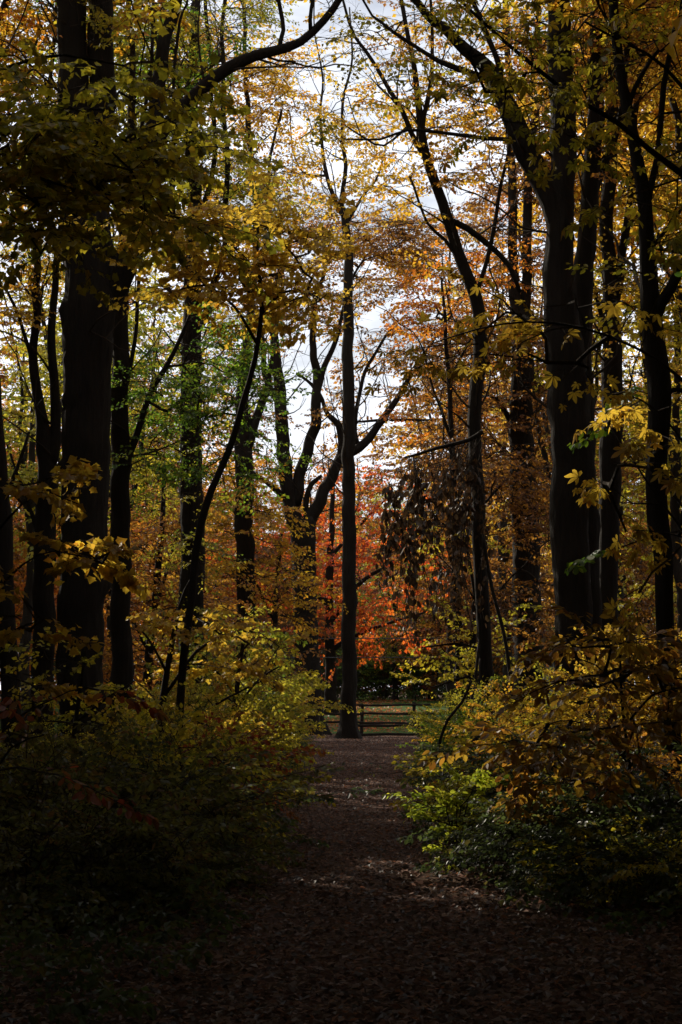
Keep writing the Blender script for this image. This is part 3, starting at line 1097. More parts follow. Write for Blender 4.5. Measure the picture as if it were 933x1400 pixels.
px_tree('maple_sapling', 'yellow leaved maple sapling hanging over the foot of the massive trunk', 20,
        [[(-30, 1170, 12), (-28, 1000, 10), (-22, 850, 8), (-15, 740, 6), (-5, 660, 4)],
         [(-20, 820, 4), (30, 775, 3), (80, 755, 2), (140, 770, 2)],
         [(-14, 740, 4), (30, 690, 3), (70, 672, 2), (110, 690, 2)],
         [(-26, 930, 4), (10, 870, 3), (50, 850, 2)]],
        [(70, 675, 60, 30, 1.26), (130, 770, 55, 26, 1.17), (55, 755, 60, 32, 1.17), (40, 850, 60, 28, 1.44), (20, 800, 30, 40, 0.72), (130, 680, 70, 22, 0.54), (20, 925, 40, 25, 0.72)],
        'yellow', .085, shape='maple', spray=.55, sides=8, seed=22, singles=300, cat='sapling', step=.35)
px_tree('dogwood_sapling', 'low sapling with dull red leaves at the left edge, in front of the massive trunk', 13,
        [[(-40, 1290, 10), (-38, 1150, 8), (-30, 1050, 6), (-15, 980, 4)],
         [(-32, 1060, 4), (20, 985, 3), (70, 955, 2), (120, 940, 2)], [(-34, 1090, 4), (15, 1020, 3), (60, 1005, 2)]],
        [(60, 965, 75, 26, .55), (30, 1010, 60, 25, .5), (110, 945, 40, 18, .4), (30, 1050, 40, 20, .3)],
        'dark_red', .075, shape='oval', spray=.6, sides=7, seed=23, singles=220, cat='sapling', step=.25)
px_tree('hickory_tree', 'hickory at the right, one long bare limb crossing the upper right corner', 18,
        [[(1020, 1200, 44), (1022, 800, 40), (1015, 500, 34), (1012, 330, 28), (1020, 100, 22), (1015, -60, 18)],
         [(1012, 330, 13), (970, 278, 11), (933, 244, 9), (885, 205, 8), (840, 166, 7.5), (790, 136, 7), (740, 98, 6), (690, 55, 5), (640, 10, 4), (580, -40, 3)],
         [(740, 98, 3), (700, 100, 2.5), (660, 110, 2), (630, 120, 1.5)],
         [(1015, 250, 8), (960, 150, 6), (910, 90, 5), (860, 60, 4), (800, 30, 3)],
         [(1014, 420, 8), (960, 370, 6), (930, 345, 4), (890, 340, 3)]],
        [(700, 105, 65, 30, 1.95), (650, 95, 55, 26, 1.35), (745, 140, 35, 22, 1.65), (890, 160, 40, 25, 1.20), (880, 255, 35, 20, 1.50), (905, 345, 35, 20, 1.50), (860, 70, 60, 30, 1.20), (700, 150, 40, 20, 1.05)],
        'olive_yellow', .10, shape='palm', kind='palm', spray=.85, sides=14, seed=24, singles=170, topcrown=[(3.6, 18, 9.5, 2, 2, 1.5, 50)])
px_tree('hickory_sapling', 'yellow hickory branches stretching across in front of the V forked trunk', 15,
        [[(1000, 1255, 16), (1000, 1000, 14), (995, 800, 12), (985, 620, 9), (975, 540, 7)],
         [(985, 610, 6), (930, 520, 5), (870, 475, 4), (800, 448, 3.5), (720, 440, 3), (650, 450, 2.5), (590, 470, 2)],
         [(720, 440, 2.5), (690, 410, 2), (660, 395, 1.5)], [(800, 448, 2.5), (790, 420, 2), (785, 400, 1.5)]],
        [(700, 430, 110, 30, 2.88), (610, 455, 65, 34, 2.88), (790, 420, 50, 28, 1.92), (660, 455, 60, 20, 2.24), (800, 470, 55, 18, 1.44), (720, 400, 60, 16, 1.44), (560, 480, 35, 24, 1.60)],
        'yellow', .085, shape='palm', kind='palm', spray=.72, sides=8, seed=25, singles=300, cat='sapling', step=.25)
px_tree('hickory_sapling', 'sunlit bright yellow hickory spray beside the nearest trunk on the right', 13,
        [[(1010, 1290, 14), (1005, 1050, 12), (995, 900, 9), (975, 800, 7), (950, 740, 5)],
         [(970, 790, 4), (925, 715, 3.5), (885, 660, 3), (850, 610, 2), (832, 580, 1.5)], [(905, 690, 3), (865, 690, 2), (835, 665, 1.5)],
         [(950, 740, 3), (910, 730, 2), (870, 725, 1.5)]],
        [(838, 590, 18, 30, 1.4), (845, 640, 36, 22, 1.5), (825, 662, 20, 16, 1.8), (862, 668, 30, 18, 1.4), (870, 725, 36, 20, 1.0), (905, 600, 28, 16, 1.2), (915, 730, 30, 24, .9), (850, 690, 28, 12, 1.2), (860, 800, 40, 20, .7)],
        'yellow', .075, shape='palm', kind='palm', spray=.42, sides=8, seed=26, singles=300, cat='sapling', step=.2)
px_tree('beech_sapling', 'shaded sapling with broad orange brown leaves in the lower right', 17,
        [[(880, 1208, 7), (874, 1150, 6.5), (864, 1050, 5), (852, 960, 4), (848, 900, 3), (850, 860, 2)],
         [(862, 1050, 3), (820, 1000, 3), (780, 985, 2), (750, 990, 2)], [(856, 990, 4), (890, 950, 3), (930, 940, 2)],
         [(852, 950, 3), (815, 910, 2), (790, 900, 2)], [(866, 1110, 4), (820, 1070, 3), (770, 1065, 2)]],
        [(850, 890, 65, 42, 1.87), (800, 935, 65, 40, 1.87), (890, 930, 55, 45, 1.53), (790, 1000, 80, 42, 2.04), (880, 1010, 55, 45, 1.36), (800, 1065, 70, 32, 1.53), (745, 1010, 45, 34, 1.19), (905, 870, 35, 35, 1.19), (760, 1110, 60, 20, 0.85), (850, 1120, 60, 30, 0.77)],
        'amber', .088, shape='oval', kind='maple', spray=.66, sides=8, seed=27, singles=300, cat='sapling', step=.22)
px_tree('maple_sapling', 'small sapling with sunlit green leaves, beside the dark upright trunk', 20,
        [[(975, 1172, 12), (972, 900, 10), (960, 700, 7), (940, 600, 5)], [(945, 620, 4), (900, 560, 3), (860, 540, 2), (820, 540, 1.5)], [(965, 760, 4), (930, 690, 3), (900, 660, 2)]],
        [(832, 545, 34, 16, .8), (850, 570, 26, 18, .5), (905, 540, 30, 30, .4), (900, 400, 30, 40, .2), (870, 780, 40, 30, .4), (925, 600, 20, 40, .5)],
        'green', .085, shape='oval', spray=.5, sides=8, seed=28, singles=150, cat='sapling', step=.3)
px_tree('maple_sapling', 'maple sapling carrying sunlit yellow leaves left of the path', 33,
        [[(215, 1092, 12), (222, 1000, 10), (230, 900, 8), (245, 830, 5), (262, 790, 3)], [(226, 950, 5), (270, 890, 4), (310, 870, 3), (340, 880, 2)],
         [(220, 1020, 5), (262, 985, 4), (310, 955, 3), (360, 930, 2)], [(228, 920, 4), (200, 870, 3), (180, 850, 2)]],
        [(270, 850, 55, 32, 0.83), (225, 830, 30, 25, 0.52), (315, 955, 30, 20, 0.90), (240, 985, 40, 18, 0.90), (340, 920, 55, 45, 0.75), (230, 900, 50, 35, 0.68)],
        'yellow', .085, shape='maple', spray=.6, sides=8, seed=29, singles=250, cat='sapling', step=.35)
px_tree('maple_sapling', 'low yellow green maple spreading flat branches by the bending trunk', 50,
        [[(690, 1000, 10), (680, 950, 9), (668, 900, 8), (655, 840, 6), (640, 760, 4), (630, 700, 3)], [(664, 890, 4), (620, 880, 3), (580, 885, 2)], [(650, 820, 3), (620, 780, 2), (600, 760, 2)],
         [(672, 920, 4), (620, 930, 3), (590, 940, 2)]],
        [(600, 880, 50, 26, 0.69), (625, 760, 35, 50, 0.49), (600, 935, 40, 22, 0.49), (650, 850, 40, 40, 0.49), (690, 880, 40, 50, 0.39)],
        'olive_yellow', .10, spray=.8, sides=8, seed=30, cat='sapling', step=.4)
px_tree('maple_sapling', 'dusky orange understory maple with wide layered branches, behind the ivy trunk', 56,
        [[(200, 1008, 14), (204, 900, 12), (215, 800, 10), (222, 700, 7), (226, 640, 4)], [(212, 830, 6), (235, 760, 4), (250, 700, 3)], [(205, 890, 5), (170, 830, 3), (140, 800, 2)],
         [(208, 860, 5), (260, 820, 3), (300, 800, 2)]],
        [(215, 700, 60, 60, 1.14), (190, 790, 60, 60, 1.14), (240, 800, 60, 60, 0.95), (160, 880, 60, 50, 1.14), (230, 900, 60, 50, 0.95), (290, 870, 50, 60, 0.95)],
        'brown_orange', .11, spray=1.0, sides=8, seed=31, cat='sapling', step=.4)
px_tree('maple_tree', 'slim maple with vivid orange leaves behind the bending trunk', 58,
        [[(628, 1000, 12), (626, 850, 11), (622, 700, 9), (616, 560, 7), (610, 450, 5), (604, 380, 3)], [(618, 600, 5), (590, 520, 3), (575, 470, 2)], [(614, 520, 5), (640, 470, 3), (655, 440, 2)]],
        [(603, 405, 42, 40, 1.3), (580, 450, 30, 25, .6), (640, 450, 35, 30, .5), (600, 540, 50, 60, .35), (565, 435, 50, 35, .6), (680, 350, 50, 60, .5)],
        'orange', .11, spray=1.0, sides=8, seed=33)
px_tree('maple_sapling', 'dim russet understory tree between the bending trunk and the V forked trunk', 57,
        [[(640, 1000, 12), (645, 900, 10), (652, 800, 8), (650, 700, 6), (640, 620, 4)], [(648, 860, 5), (690, 800, 3), (720, 770, 2)], [(650, 760, 4), (610, 720, 3), (590, 700, 2)], [(652, 700, 4), (700, 650, 3), (730, 620, 2)]],
        [(640, 660, 70, 60, .8), (700, 700, 60, 70, .9), (600, 740, 50, 60, .7), (690, 820, 60, 60, .9), (760, 760, 40, 90, .7), (640, 850, 40, 50, .6), (850, 780, 50, 80, .7)],
        'russet', .11, spray=1.0, sides=8, seed=34, cat='sapling', step=.4)
px_tree('maple_sapling', 'dark red brown understory tree in front of the oak trunk', 66,
        [[(372, 1006, 10), (374, 900, 8), (380, 800, 6), (385, 730, 4)], [(376, 850, 4), (350, 800, 3), (330, 770, 2)], [(378, 820, 4), (410, 790, 3), (430, 780, 2)]],
        [(360, 760, 50, 60, .7), (385, 830, 40, 50, .8), (340, 850, 45, 50, .8), (400, 900, 40, 30, .7), (310, 770, 40, 50, .5)],
        'russet', .12, spray=1.0, sides=8, seed=35, cat='sapling', step=.4)
px_tree('maple_sapling', 'loose yellow green sapling spreading towards the path in front of the oak', 38,
        [[(312, 1062, 9), (318, 990, 8), (328, 920, 6), (335, 860, 4)], [(320, 970, 4), (355, 930, 3), (385, 910, 2)], [(316, 1010, 4), (360, 1000, 3), (395, 990, 2)], [(322, 950, 4), (290, 910, 3), (270, 890, 2)]],
        [(325, 890, 60, 45, .55), (365, 930, 45, 40, .6), (290, 960, 50, 40, .4), (375, 990, 35, 30, .5), (330, 840, 35, 25, .4)],
        'yellow_green', .09, spray=.7, sides=8, seed=36, cat='sapling', step=.35)
px_tree('maple_sapling', 'thin olive leaved sapling low in front of the massive trunk', 29,
        [[(95, 1098, 8), (100, 1010, 7), (112, 930, 5), (120, 870, 3)], [(102, 990, 4), (150, 950, 3), (185, 930, 2)], [(106, 960, 4), (60, 930, 3), (30, 920, 2)]],
        [(115, 890, 55, 35, .5), (165, 950, 50, 35, .5), (50, 950, 55, 30, .5), (110, 980, 60, 30, .4)],
        'olive_yellow', .085, spray=.6, sides=8, seed=37, cat='sapling', step=.35)
px_tree('red_maple', 'glowing red maple standing in the open beyond the fence', 99,
        [[(452, 962, 16), (452, 900, 14), (450, 820, 12), (452, 740, 9), (455, 680, 6), (458, 640, 3)], [(451, 850, 8), (490, 800, 6), (540, 770, 4), (580, 760, 2)], [(451, 830, 8), (410, 790, 6), (370, 770, 3)],
         [(452, 890, 7), (510, 860, 5), (570, 840, 3), (610, 830, 2)], [(452, 880, 6), (410, 850, 4), (375, 840, 2)], [(452, 760, 6), (500, 710, 4), (530, 680, 2)]],
        [(450, 760, 75, 60, 0.85), (530, 750, 80, 75, 0.59), (400, 830, 55, 55, 0.59), (510, 860, 100, 28, 0.52), (460, 680, 60, 40, 0.59), (575, 690, 50, 50, 0.39), (450, 850, 50, 40, 0.52), (385, 740, 30, 50, 0.39)],
        'red', .16, kind='drop', spray=1.5, sides=12, seed=32)

# ------------------------------------------------------------------ background trees: prototypes and copies
def proto_tree(name, label, loc, h, rb, crown_lo, rad, n, pal, leaf, spray, seed, kind='maple', nl=5, lean=.0, keep=True, twigs=True, out_of_view=False):
    g = np.random.default_rng(seed)
    x, y = loc
    z0 = float(gz(x, y))
    base = np.array([x, y, z0])
    zf = h * g.uniform(.38, .5)
    tr = [[x, y, z0 - .1, rb]]
    for t in (.15, .3, .5, .75, 1.0):
        tr.append([x + g.normal(0, .12) + lean * t * zf, y + g.normal(0, .12), z0 + zf * t, rb * (1 - .38 * t)])
    p = np.array(tr[-1])
    stems = [np.vstack([tr, [[p[0] + g.normal(0, .4), p[1] + g.normal(0, .4), z0 + zf + (h - zf) * t, p[3] * (1 - t) * .8 + .02] for t in (.35, .7, .95)]])]
    for k in range(nl):
        a = 2 * math.pi * (k + g.uniform(0, .6)) / nl
        t0 = g.uniform(.7, 1.0)
        q = p.copy()
        q[:3] = base + (p[:3] - base) * t0
        out = rad * g.uniform(.45, .75)
        top = z0 + zf * t0 + (h - zf * t0) * g.uniform(.45, .85)
        st = [[q[0], q[1], q[2], rb * .42]]
        for t in (.3, .6, 1.0):
            st.append([q[0] + math.cos(a) * out * t ** .8 + g.normal(0, .2), q[1] + math.sin(a) * out * t ** .8 + g.normal(0, .2),
                       q[2] + (top - q[2]) * t ** 1.15, rb * .42 * (1 - t) + .025])
        stems.append(np.array(st))
    zc = z0 + (crown_lo + h) / 2
    tg = clumps((x, y, zc), (rad, rad, (h - crown_lo) / 2 + .5), n, g, 6)
    return make_tree(name, label, 'tree', base, stems, tg, BARK2, pal, 'quad', kind, spray, leaf, sides=9, rough=.04, seed=seed, keep_shafts=keep, step=.9, twigs=twigs, out_of_view=out_of_view)


protos = [
    proto_tree('forest_tree', 'orange crowned tree far beyond the fence left of the red maple', (PX(60, 118), 118), 17, .26, 2.5, 5.2, 520, 'orange', .18, 1.5, 41, keep=False, twigs=False),
    proto_tree('forest_tree', 'golden crowned tree far behind the V forked trunk', (PX(880, 104), 104), 19, .28, 3.0, 5.5, 540, 'gold', .18, 1.5, 42, keep=False, twigs=False),
    proto_tree('forest_tree', 'rust brown crowned tree far behind the oak', (PX(350, 128), 128), 16, .30, 3, 6.0, 560, 'brown_orange', .19, 1.6, 43, keep=False, twigs=False),
    proto_tree('forest_tree', 'tall thinly leaved tree far behind the twin stems on the right', (PX(690, 92), 92), 23, .24, 6, 4.5, 360, 'yellow', .16, 1.3, 44, 'maple', 4, keep=False),
    proto_tree('forest_tree', 'low spreading tree with dull red leaves beyond the fence, right of the red maple', (PX(590, 122), 122), 10.5, .18, 1.2, 5.0, 480, 'dark_red', .18, 1.5, 45, keep=False, twigs=False),
]
far_spots = [   # proto, px, d, scale, palette
    (0, -20, 100, .95, 'orange'), (2, 130, 112, 1.0, 'russet'), (1, 200, 96, .85, 'russet'), (0, 250, 132, .95, 'orange'), (4, 320, 126, .9, 'red'),
    (2, 440, 150, .85, 'russet'), (0, 560, 146, .8, 'red'), (4, 640, 112, 1.05, 'russet'), (1, 730, 118, .95, 'russet'), (2, 800, 100, 1.0, 'russet'),
    (3, 850, 84, .9, 'olive_yellow'), (0, 950, 96, 1.0, 'russet'), (1, 1010, 80, .95, 'olive_yellow'), (3, 150, 82, .95, 'olive_yellow'), (3, 40, 76, .95, 'olive_yellow'),
    (3, 112, 70, .95, 'yellow_green'), (3, 210, 100, 1.0, 'brown_orange'), (3, 620, 80, .95, 'brown_orange'), (3, 770, 70, .9, 'russet'), (1, 540, 118, .62, 'yellow_green'),
    (4, 480, 132, 1.0, 'dark_red'), (4, 400, 134, .8, 'dark_red'), (2, 640, 150, .75, 'russet'), (4, 100, 92, .9, 'orange'), (4, 860, 90, .8, 'russet'),
    (0, -120, 84, 1.0, 'brown_orange'), (2, 1080, 108, 1.0, 'orange'), (3, 930, 66, .95, 'olive_yellow'), (3, -190, 62, .9, 'brown_orange'), (4, 230, 140, 1.2, 'orange'), (4, 740, 140, 1.3, 'dark_red'),
    *[((0, 4, 2, 4)[q % 4], -150 + q * 62 + (q % 3) * 17, 165 + (q * 37) % 40, 1.0 + (q % 4) * .12, ('russet', 'dark_red', 'orange', 'olive_yellow', 'russet')[q % 5]) for q in range(20)]]
words = {'orange': 'orange', 'brown_orange': 'rust brown', 'gold': 'golden', 'red': 'bright red', 'olive_yellow': 'dull yellow', 'yellow': 'yellow', 'russet': 'russet',
         'yellow_green': 'yellow green', 'dark_red': 'dark red', 'green': 'green', 'dark_green': 'dark green', 'shade_olive': 'olive green'}
for k, (pi, px, d, sc, pal) in enumerate(far_spots):
    side = 'left of the path' if px < 380 else 'beyond the fence' if px < 640 else 'right of the path'
    kind = ('round headed', 'broad', 'spreading', 'tall thinly leaved', 'low spreading')[pi]
    x = PX(px, d)
    copy_tree(protos[pi], (x, d, float(gz(x, d))), R.uniform(0, 6.28), sc, f'{kind} tree with {words[pal]} leaves in the far background {side}', f'{words[pal]} far trees {side}', pal)

# trees added beside and behind the camera, mostly out of view, to shut out skylight
SHADE_GROUP = 'trees added around the path for shade'
close = [
    proto_tree('forest_tree', 'leafy tree added around the path to shade it', (-9.5, 22), 19, .26, 3.0, 5.4, 900, 'olive_yellow', .22, 1.6, 51, twigs=False),
    proto_tree('forest_tree', 'leafy tree added around the path to shade it', (9.0, 20), 18, .24, 3.0, 5.4, 900, 'gold', .22, 1.6, 52, keep=False, twigs=False),
]
high = [  # crowns added overhead, above the view, to darken the path
    proto_tree('forest_tree', 'tall tree added to shade the path, its crown high overhead', (-5.2, 12), 21, .26, 9.5, 5.6, 900, 'olive_yellow', .22, 1.6, 53, twigs=False),
    proto_tree('forest_tree', 'tall tree added to shade the path, its crown high overhead', (6.6, 27), 25, .26, 13.0, 5.6, 900, 'gold', .22, 1.6, 54, twigs=False),
]
HIGH_GROUP = 'tall trees added over the path for shade'
for t in close:
    t['group'] = SHADE_GROUP
for t in high:
    t['group'] = HIGH_GROUP


def shaft_clear(x, y, zlo, zhi, rad):
    """whether a crown (a cylinder of this radius and height range) leaves every shaft of sun open"""
    for p, r in SHAFTS:
        t = np.linspace(.5, 60, 240)[:, None]
        q = p + SUN_DIR * t
        near = (np.hypot(q[:, 0] - x, q[:, 1] - y) < rad + r * .6) & (q[:, 2] > zlo) & (q[:, 2] < zhi)
        if near.any():
            return False
    return True


own = []
spots = [(-12.5, 8), (12, 8), (-10, -9), (0, -10), (10, -10), (-14, 0), (14, 2), (-4, -13), (5, -14), (-15, -12), (15, -12), (-9, -20), (10, -22), (0, -22), (-20, -5), (20, -5),
         (13, 30), (14, 14), (12, 44), (16, 56), (-18, 10), (-12.5, 17), (20, 24), (19, 40), (22, 66), (15, 74), (-24, 20), (26, 12), (-26, -18), (25, -20), (0, -32), (-14, -30), (14, -32)]
for q in range(46):
    a = -math.pi / 2 + (q / 45 - .5) * 4.4
    rr_ = 36 + (q * 29) % 26
    spots.append((rr_ * math.cos(a) * 1.0, 14 + rr_ * math.sin(a)))
for k, (x, y) in enumerate(spots):
    if y > 25 and abs(x) < 9 + y * .17:
        continue
    if x < 0 and y > 4 and not shaft_clear(x, y, 2.0, 22.5, 5.8):
        own.append((x, y))
        continue
    copy_tree(close[k % 2], (x, y, float(gz(x, y))), R.uniform(0, 6.28), R.uniform(.95, 1.15), 'leafy tree added around the path to shade it', SHADE_GROUP)
for k, (h_, x, y) in enumerate([(0, 5.0, 11), (0, 5.0, 4), (0, 4.6, 14), (1, 8.2, 22), (0, 4.5, -4), (0, 0.0, -4), (0, -6.5, 17), (0, 6.5, 17), (1, -8.5, 26), (1, 9, 34), (1, -11, 33), (1, 11.5, 50), (1, -13, 50), (1, -11, 42), (1, 12, 62)]):
    c = np.array([x, y, 15.0 if h_ == 0 else 19.0])
    if x < 0 and y > 4 and not shaft_clear(x, y, c[2] - 6, c[2] + 7, 6.2):
        own.append((x, y))
        continue
    copy_tree(high[h_], (x, y, float(gz(x, y))), R.uniform(0, 6.28), R.uniform(.95, 1.1), 'tall tree added to shade the path, its crown high overhead', HIGH_GROUP)
for k, (x, y, pal) in enumerate([(-9.4, 35.2, 'olive_yellow'), (8.8, 36, 'gold'), (-9.5, 44, 'gold'), (9.6, 46, 'olive_yellow'), (1.5, 20, 'gold')]):  # taller crowns added above the frame to keep skylight off the trunks
    if k < 4:
        t = proto_tree('forest_tree', 'tall tree added to shade the path, its crown high overhead', (x, y), 27, .28, 15.5 if y > 35 else 13.5, 6.6, 420, pal, .21, 1.7, 80 + k, twigs=False)
        t['group'] = HIGH_GROUP
for k in range(44):  # rows added on the sun side to shade the middle distance
    d = 24 + (k // 2) * 5.6 + R.uniform(-1.5, 1.5)
    x = -(d * .167 + (6.5 if k % 2 else 14) + R.uniform(0, 3))
    if shaft_clear(x, d, 2.0, 22.5, 5.6):
        copy_tree(close[k % 2], (x, d, float(gz(x, d))), R.uniform(0, 6.28), R.uniform(.95, 1.2), 'leafy tree added around the path to shade it', SHADE_GROUP)
    else:
        own.append((x, d))
# left side towards the sun: added shading trees, crowns shaped so the shafts stay open
own = sorted(own, key=lambda p: math.hypot(p[0] + 12, p[1] - 45))[:17]
for k, (x, y) in enumerate(own):
    for _ in range(40):
        if shaft_clear(x, y, 0, 9, .6):
            break
        x, y = x + R.uniform(-.5, .3), y + R.uniform(-.6, .6)
    t = proto_tree('forest_tree', 'leafy tree added around the path to shade it', (x, y), R.uniform(17, 22), .24, 2.6, 5.4, 420,
                   ('yellow_green', 'gold', 'olive_yellow', 'brown_orange')[k % 4], .21, 1.6, 60 + k, twigs=False, out_of_view=True)
    t['group'] = SHADE_GROUP
t = proto_tree('forest_tree', 'leafy tree added around the path to shade it', (-8.7, 25.4), 15, .2, 4.0, 3.4, 480, 'olive_yellow', .12, 1.1, 90, twigs=False)  # added to block a patch of sun on the path
t['group'] = SHADE_GROUP
print('trees', round(time.time() - T0, 1))

# ------------------------------------------------------------------ shrubs
def proto_shrub(label, loc, h, rad, n, pal, leaf, spray, seed, shape='oval', kind='maple'):
    g = np.random.default_rng(seed)
    x, y = loc
    z0 = float(gz(x, y))
    base = np.array([x, y, z0])
    stems = []
    for k in range(6):
        a = 2 * math.pi * (k + g.uniform(0, .8)) / 6
        o = rad * g.uniform(.25, .6)
        hh = h * g.uniform(.55, .85)
        stems.append(np.array([[x + .06 * math.cos(a), y + .06 * math.sin(a), z0 - .05, .014], [x + o * .35 * math.cos(a), y + o * .35 * math.sin(a), z0 + hh * .45, .010],
                               [x + o * math.cos(a), y + o * math.sin(a), z0 + hh, .005]]))
    tg = clumps((x, y, z0 + h * .5), (rad, rad, h * .48), n, g, 4)
    tg[:, 2] = np.maximum(tg[:, 2], z0 + .08)
    root = thing('shrub', label, 'shrub', base)
    for st in stems:
        V, l, s = tube(catmull(st, .15), 5)
        link('stem', mesh_np('stem', V - base, l, s, TWIG, None, True), root)
    skel = np.vstack([catmull(s, .15) for s in stems])
    dirs, (a, b, ra, rb) = grow(skel, tg, g, step=.3, r0=.0016, rmax=.012)
    dirs = dirs + norm(tg - np.array([x, y, z0 + h * .2])) * .8
    fr, (ea, eb, er, es) = place_sprays(kind, tg, dirs, spray, leaf, g)
    V, l, s = join([prisms(ea, eb, er, es, 3), prisms(a, b, ra, rb, 3)])
    tw = link('twigs', mesh_np('twigs', V - base, l, s, TWIG), root)
    tw['kind'] = 'stuff'
    fr = list(fr)
    fr[0] = fr[0] - base
    cw = link('crown', bake_leaves('crown', fr, shape, leaf_mat(pal)), root)
    cw['kind'] = 'stuff'
    return root


SH = [
    proto_shrub('dark green low shrub in the shade at the left edge of the path', (-1.4, 19), .95, .75, 90, 'dark_green', .055, .40, 71),
    proto_shrub('sunlit yellow green shrub at the right edge of the path', (PX(622, 18.6), 18.6), .88, .24, 60, 'lime', .048, .22, 72),
    proto_shrub('large olive yellow shrub bulging towards the path on the left, before the oak', (-2.1, 44), 2.3, 1.25, 130, 'olive_yellow', .085, .7, 73, 'quad'),
    proto_shrub('tangled dark green shrub beneath the orange brown sapling', (PX(820, 18.5), 18.5), .85, .8, 100, 'dark_green', .055, .42, 74),
]
SH[2]['group'] = 'shrubs left of the path'
shrubs = [  # proto, px, d, scale, palette, label
    (2, 395, 58, .95, 'yellow', 'yellow leaved shrub beside the flared base of the oak'),
    (2, 372, 52, .9, 'olive_yellow', 'olive shrub left of the path just before the oak'),
    (2, 300, 40, .95, 'yellow_green', 'tall yellow green shrub under the ivy dappled trunk'),
    (2, 385, 38, .62, 'olive_yellow', 'waist high olive shrub leaning over the left edge of the path'),
    (2, 240, 37, .7, 'yellow', 'yellow shrub below the sunlit maple leaves'),
    (2, 165, 36, .5, 'olive_yellow', 'shaded olive shrub right of the massive trunk'),
    (2, 60, 34, .42, 'yellow_green', 'shaded yellow green shrub at the foot of the massive trunk'),
    (2, 345, 31, .55, 'olive_yellow', 'olive yellow shrub left of the path in the middle distance'),
    (0, 290, 28, 1.15, 'olive_yellow', 'dusky olive shrub spreading in front of the massive trunk'),
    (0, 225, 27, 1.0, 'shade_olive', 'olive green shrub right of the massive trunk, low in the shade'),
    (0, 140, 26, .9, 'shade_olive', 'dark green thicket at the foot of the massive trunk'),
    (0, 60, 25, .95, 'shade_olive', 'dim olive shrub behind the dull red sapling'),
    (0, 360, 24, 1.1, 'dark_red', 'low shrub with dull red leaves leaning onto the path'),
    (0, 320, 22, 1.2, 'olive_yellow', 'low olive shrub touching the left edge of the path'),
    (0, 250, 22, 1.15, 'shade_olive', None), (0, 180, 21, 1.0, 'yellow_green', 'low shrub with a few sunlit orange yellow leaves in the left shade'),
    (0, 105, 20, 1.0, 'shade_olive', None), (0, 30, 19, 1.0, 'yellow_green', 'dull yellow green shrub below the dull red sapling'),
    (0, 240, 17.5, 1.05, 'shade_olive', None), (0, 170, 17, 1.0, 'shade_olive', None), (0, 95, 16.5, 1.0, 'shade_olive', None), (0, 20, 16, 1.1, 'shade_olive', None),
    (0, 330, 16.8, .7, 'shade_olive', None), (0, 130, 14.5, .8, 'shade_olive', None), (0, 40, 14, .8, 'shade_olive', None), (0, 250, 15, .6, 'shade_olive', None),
    (2, 600, 50, .62, 'olive_yellow', 'olive shrub right of the fence end'),
    (2, 640, 42, .65, 'yellow_green', 'yellow green shrub under the withered vine'),
    (2, 585, 37, .5, 'green', 'small green shrub right of the path below the fence'),
    (2, 700, 34, .6, 'gold', 'golden shrub lit by the sun in front of the stout trunk'),
    (2, 770, 33, .7, 'olive_yellow', 'olive shrub at the foot of the V forked trunk'),
    (2, 850, 32, .85, 'yellow', 'yellow shrub behind the orange brown sapling'),
    (2, 920, 30, .9, 'gold', 'golden shrub behind the nearest trunk on the right'),
    (3, 620, 29, 1.1, 'dark_green', 'dark bush right of the path behind the sunlit shrub'),
    (3, 675, 26, 1.15, 'olive_yellow', 'olive bush holding a patch of sunlit gold leaves, right of the path'),
    (3, 740, 25, 1.25, 'dark_green', 'dark bush before the V forked trunk'), (3, 800, 24, 1.2, 'brown_orange', 'rusty bush before the V forked trunk'),
    (3, 600, 23, .7, 'dark_green', 'small dark bush where the path narrows'),
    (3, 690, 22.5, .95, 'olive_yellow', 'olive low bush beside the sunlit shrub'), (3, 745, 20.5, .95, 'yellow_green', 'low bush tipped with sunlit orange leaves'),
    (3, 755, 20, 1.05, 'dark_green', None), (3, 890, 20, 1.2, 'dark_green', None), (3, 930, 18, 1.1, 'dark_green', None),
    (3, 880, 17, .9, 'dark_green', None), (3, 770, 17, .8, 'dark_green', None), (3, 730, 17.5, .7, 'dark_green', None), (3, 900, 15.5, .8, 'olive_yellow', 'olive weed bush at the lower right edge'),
    (3, 830, 15.5, .7, 'dark_green', None)]
for (pi, px, d, sc, pal, lab) in shrubs:
    x = PX(px, d)
    cl = (1.0, .65, 1.6, 1.1)[pi] * sc
    pe = path_edges(d)
    x = min(x, float(pe[0]) - cl) if px < 450 else max(x, float(pe[1]) + cl)
    side = 'left' if px < 450 else 'right'
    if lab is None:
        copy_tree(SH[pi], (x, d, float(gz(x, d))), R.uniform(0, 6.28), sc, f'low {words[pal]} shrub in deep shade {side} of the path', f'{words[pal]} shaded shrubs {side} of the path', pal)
    else:
        c = copy_tree(SH[pi], (x, d, float(gz(x, d))), R.uniform(0, 6.28), sc, lab, f'shrubs {side} of the path', pal)
# bushes added unseen to both sides and behind, blocking light from the horizon
k = 0
for q in range(150):
    a = R.uniform(0, 2 * math.pi)
    rr_ = R.uniform(7, 42)
    x, y = rr_ * math.cos(a), 16 + rr_ * 1.3 * math.sin(a)
    if abs(x) < (9.0 if y < 16 else 5.0 + y * .19) and y > -9 or abs(x) < 2.5:
        continue
    if x < 0 and y > 12 and not shaft_clear(x, y, 0, 5.5, 2.6):
        continue
    pal = ('olive_yellow', 'gold', 'yellow_green', 'brown_orange', 'green')[k % 5]
    copy_tree(SH[2], (x, y, float(gz(x, y))), R.uniform(0, 6.28), R.uniform(1.6, 2.6), f'{words[pal]} bush added around the path to block low light', f'{words[pal]} bushes added around the path to block low light', pal)
    k += 1
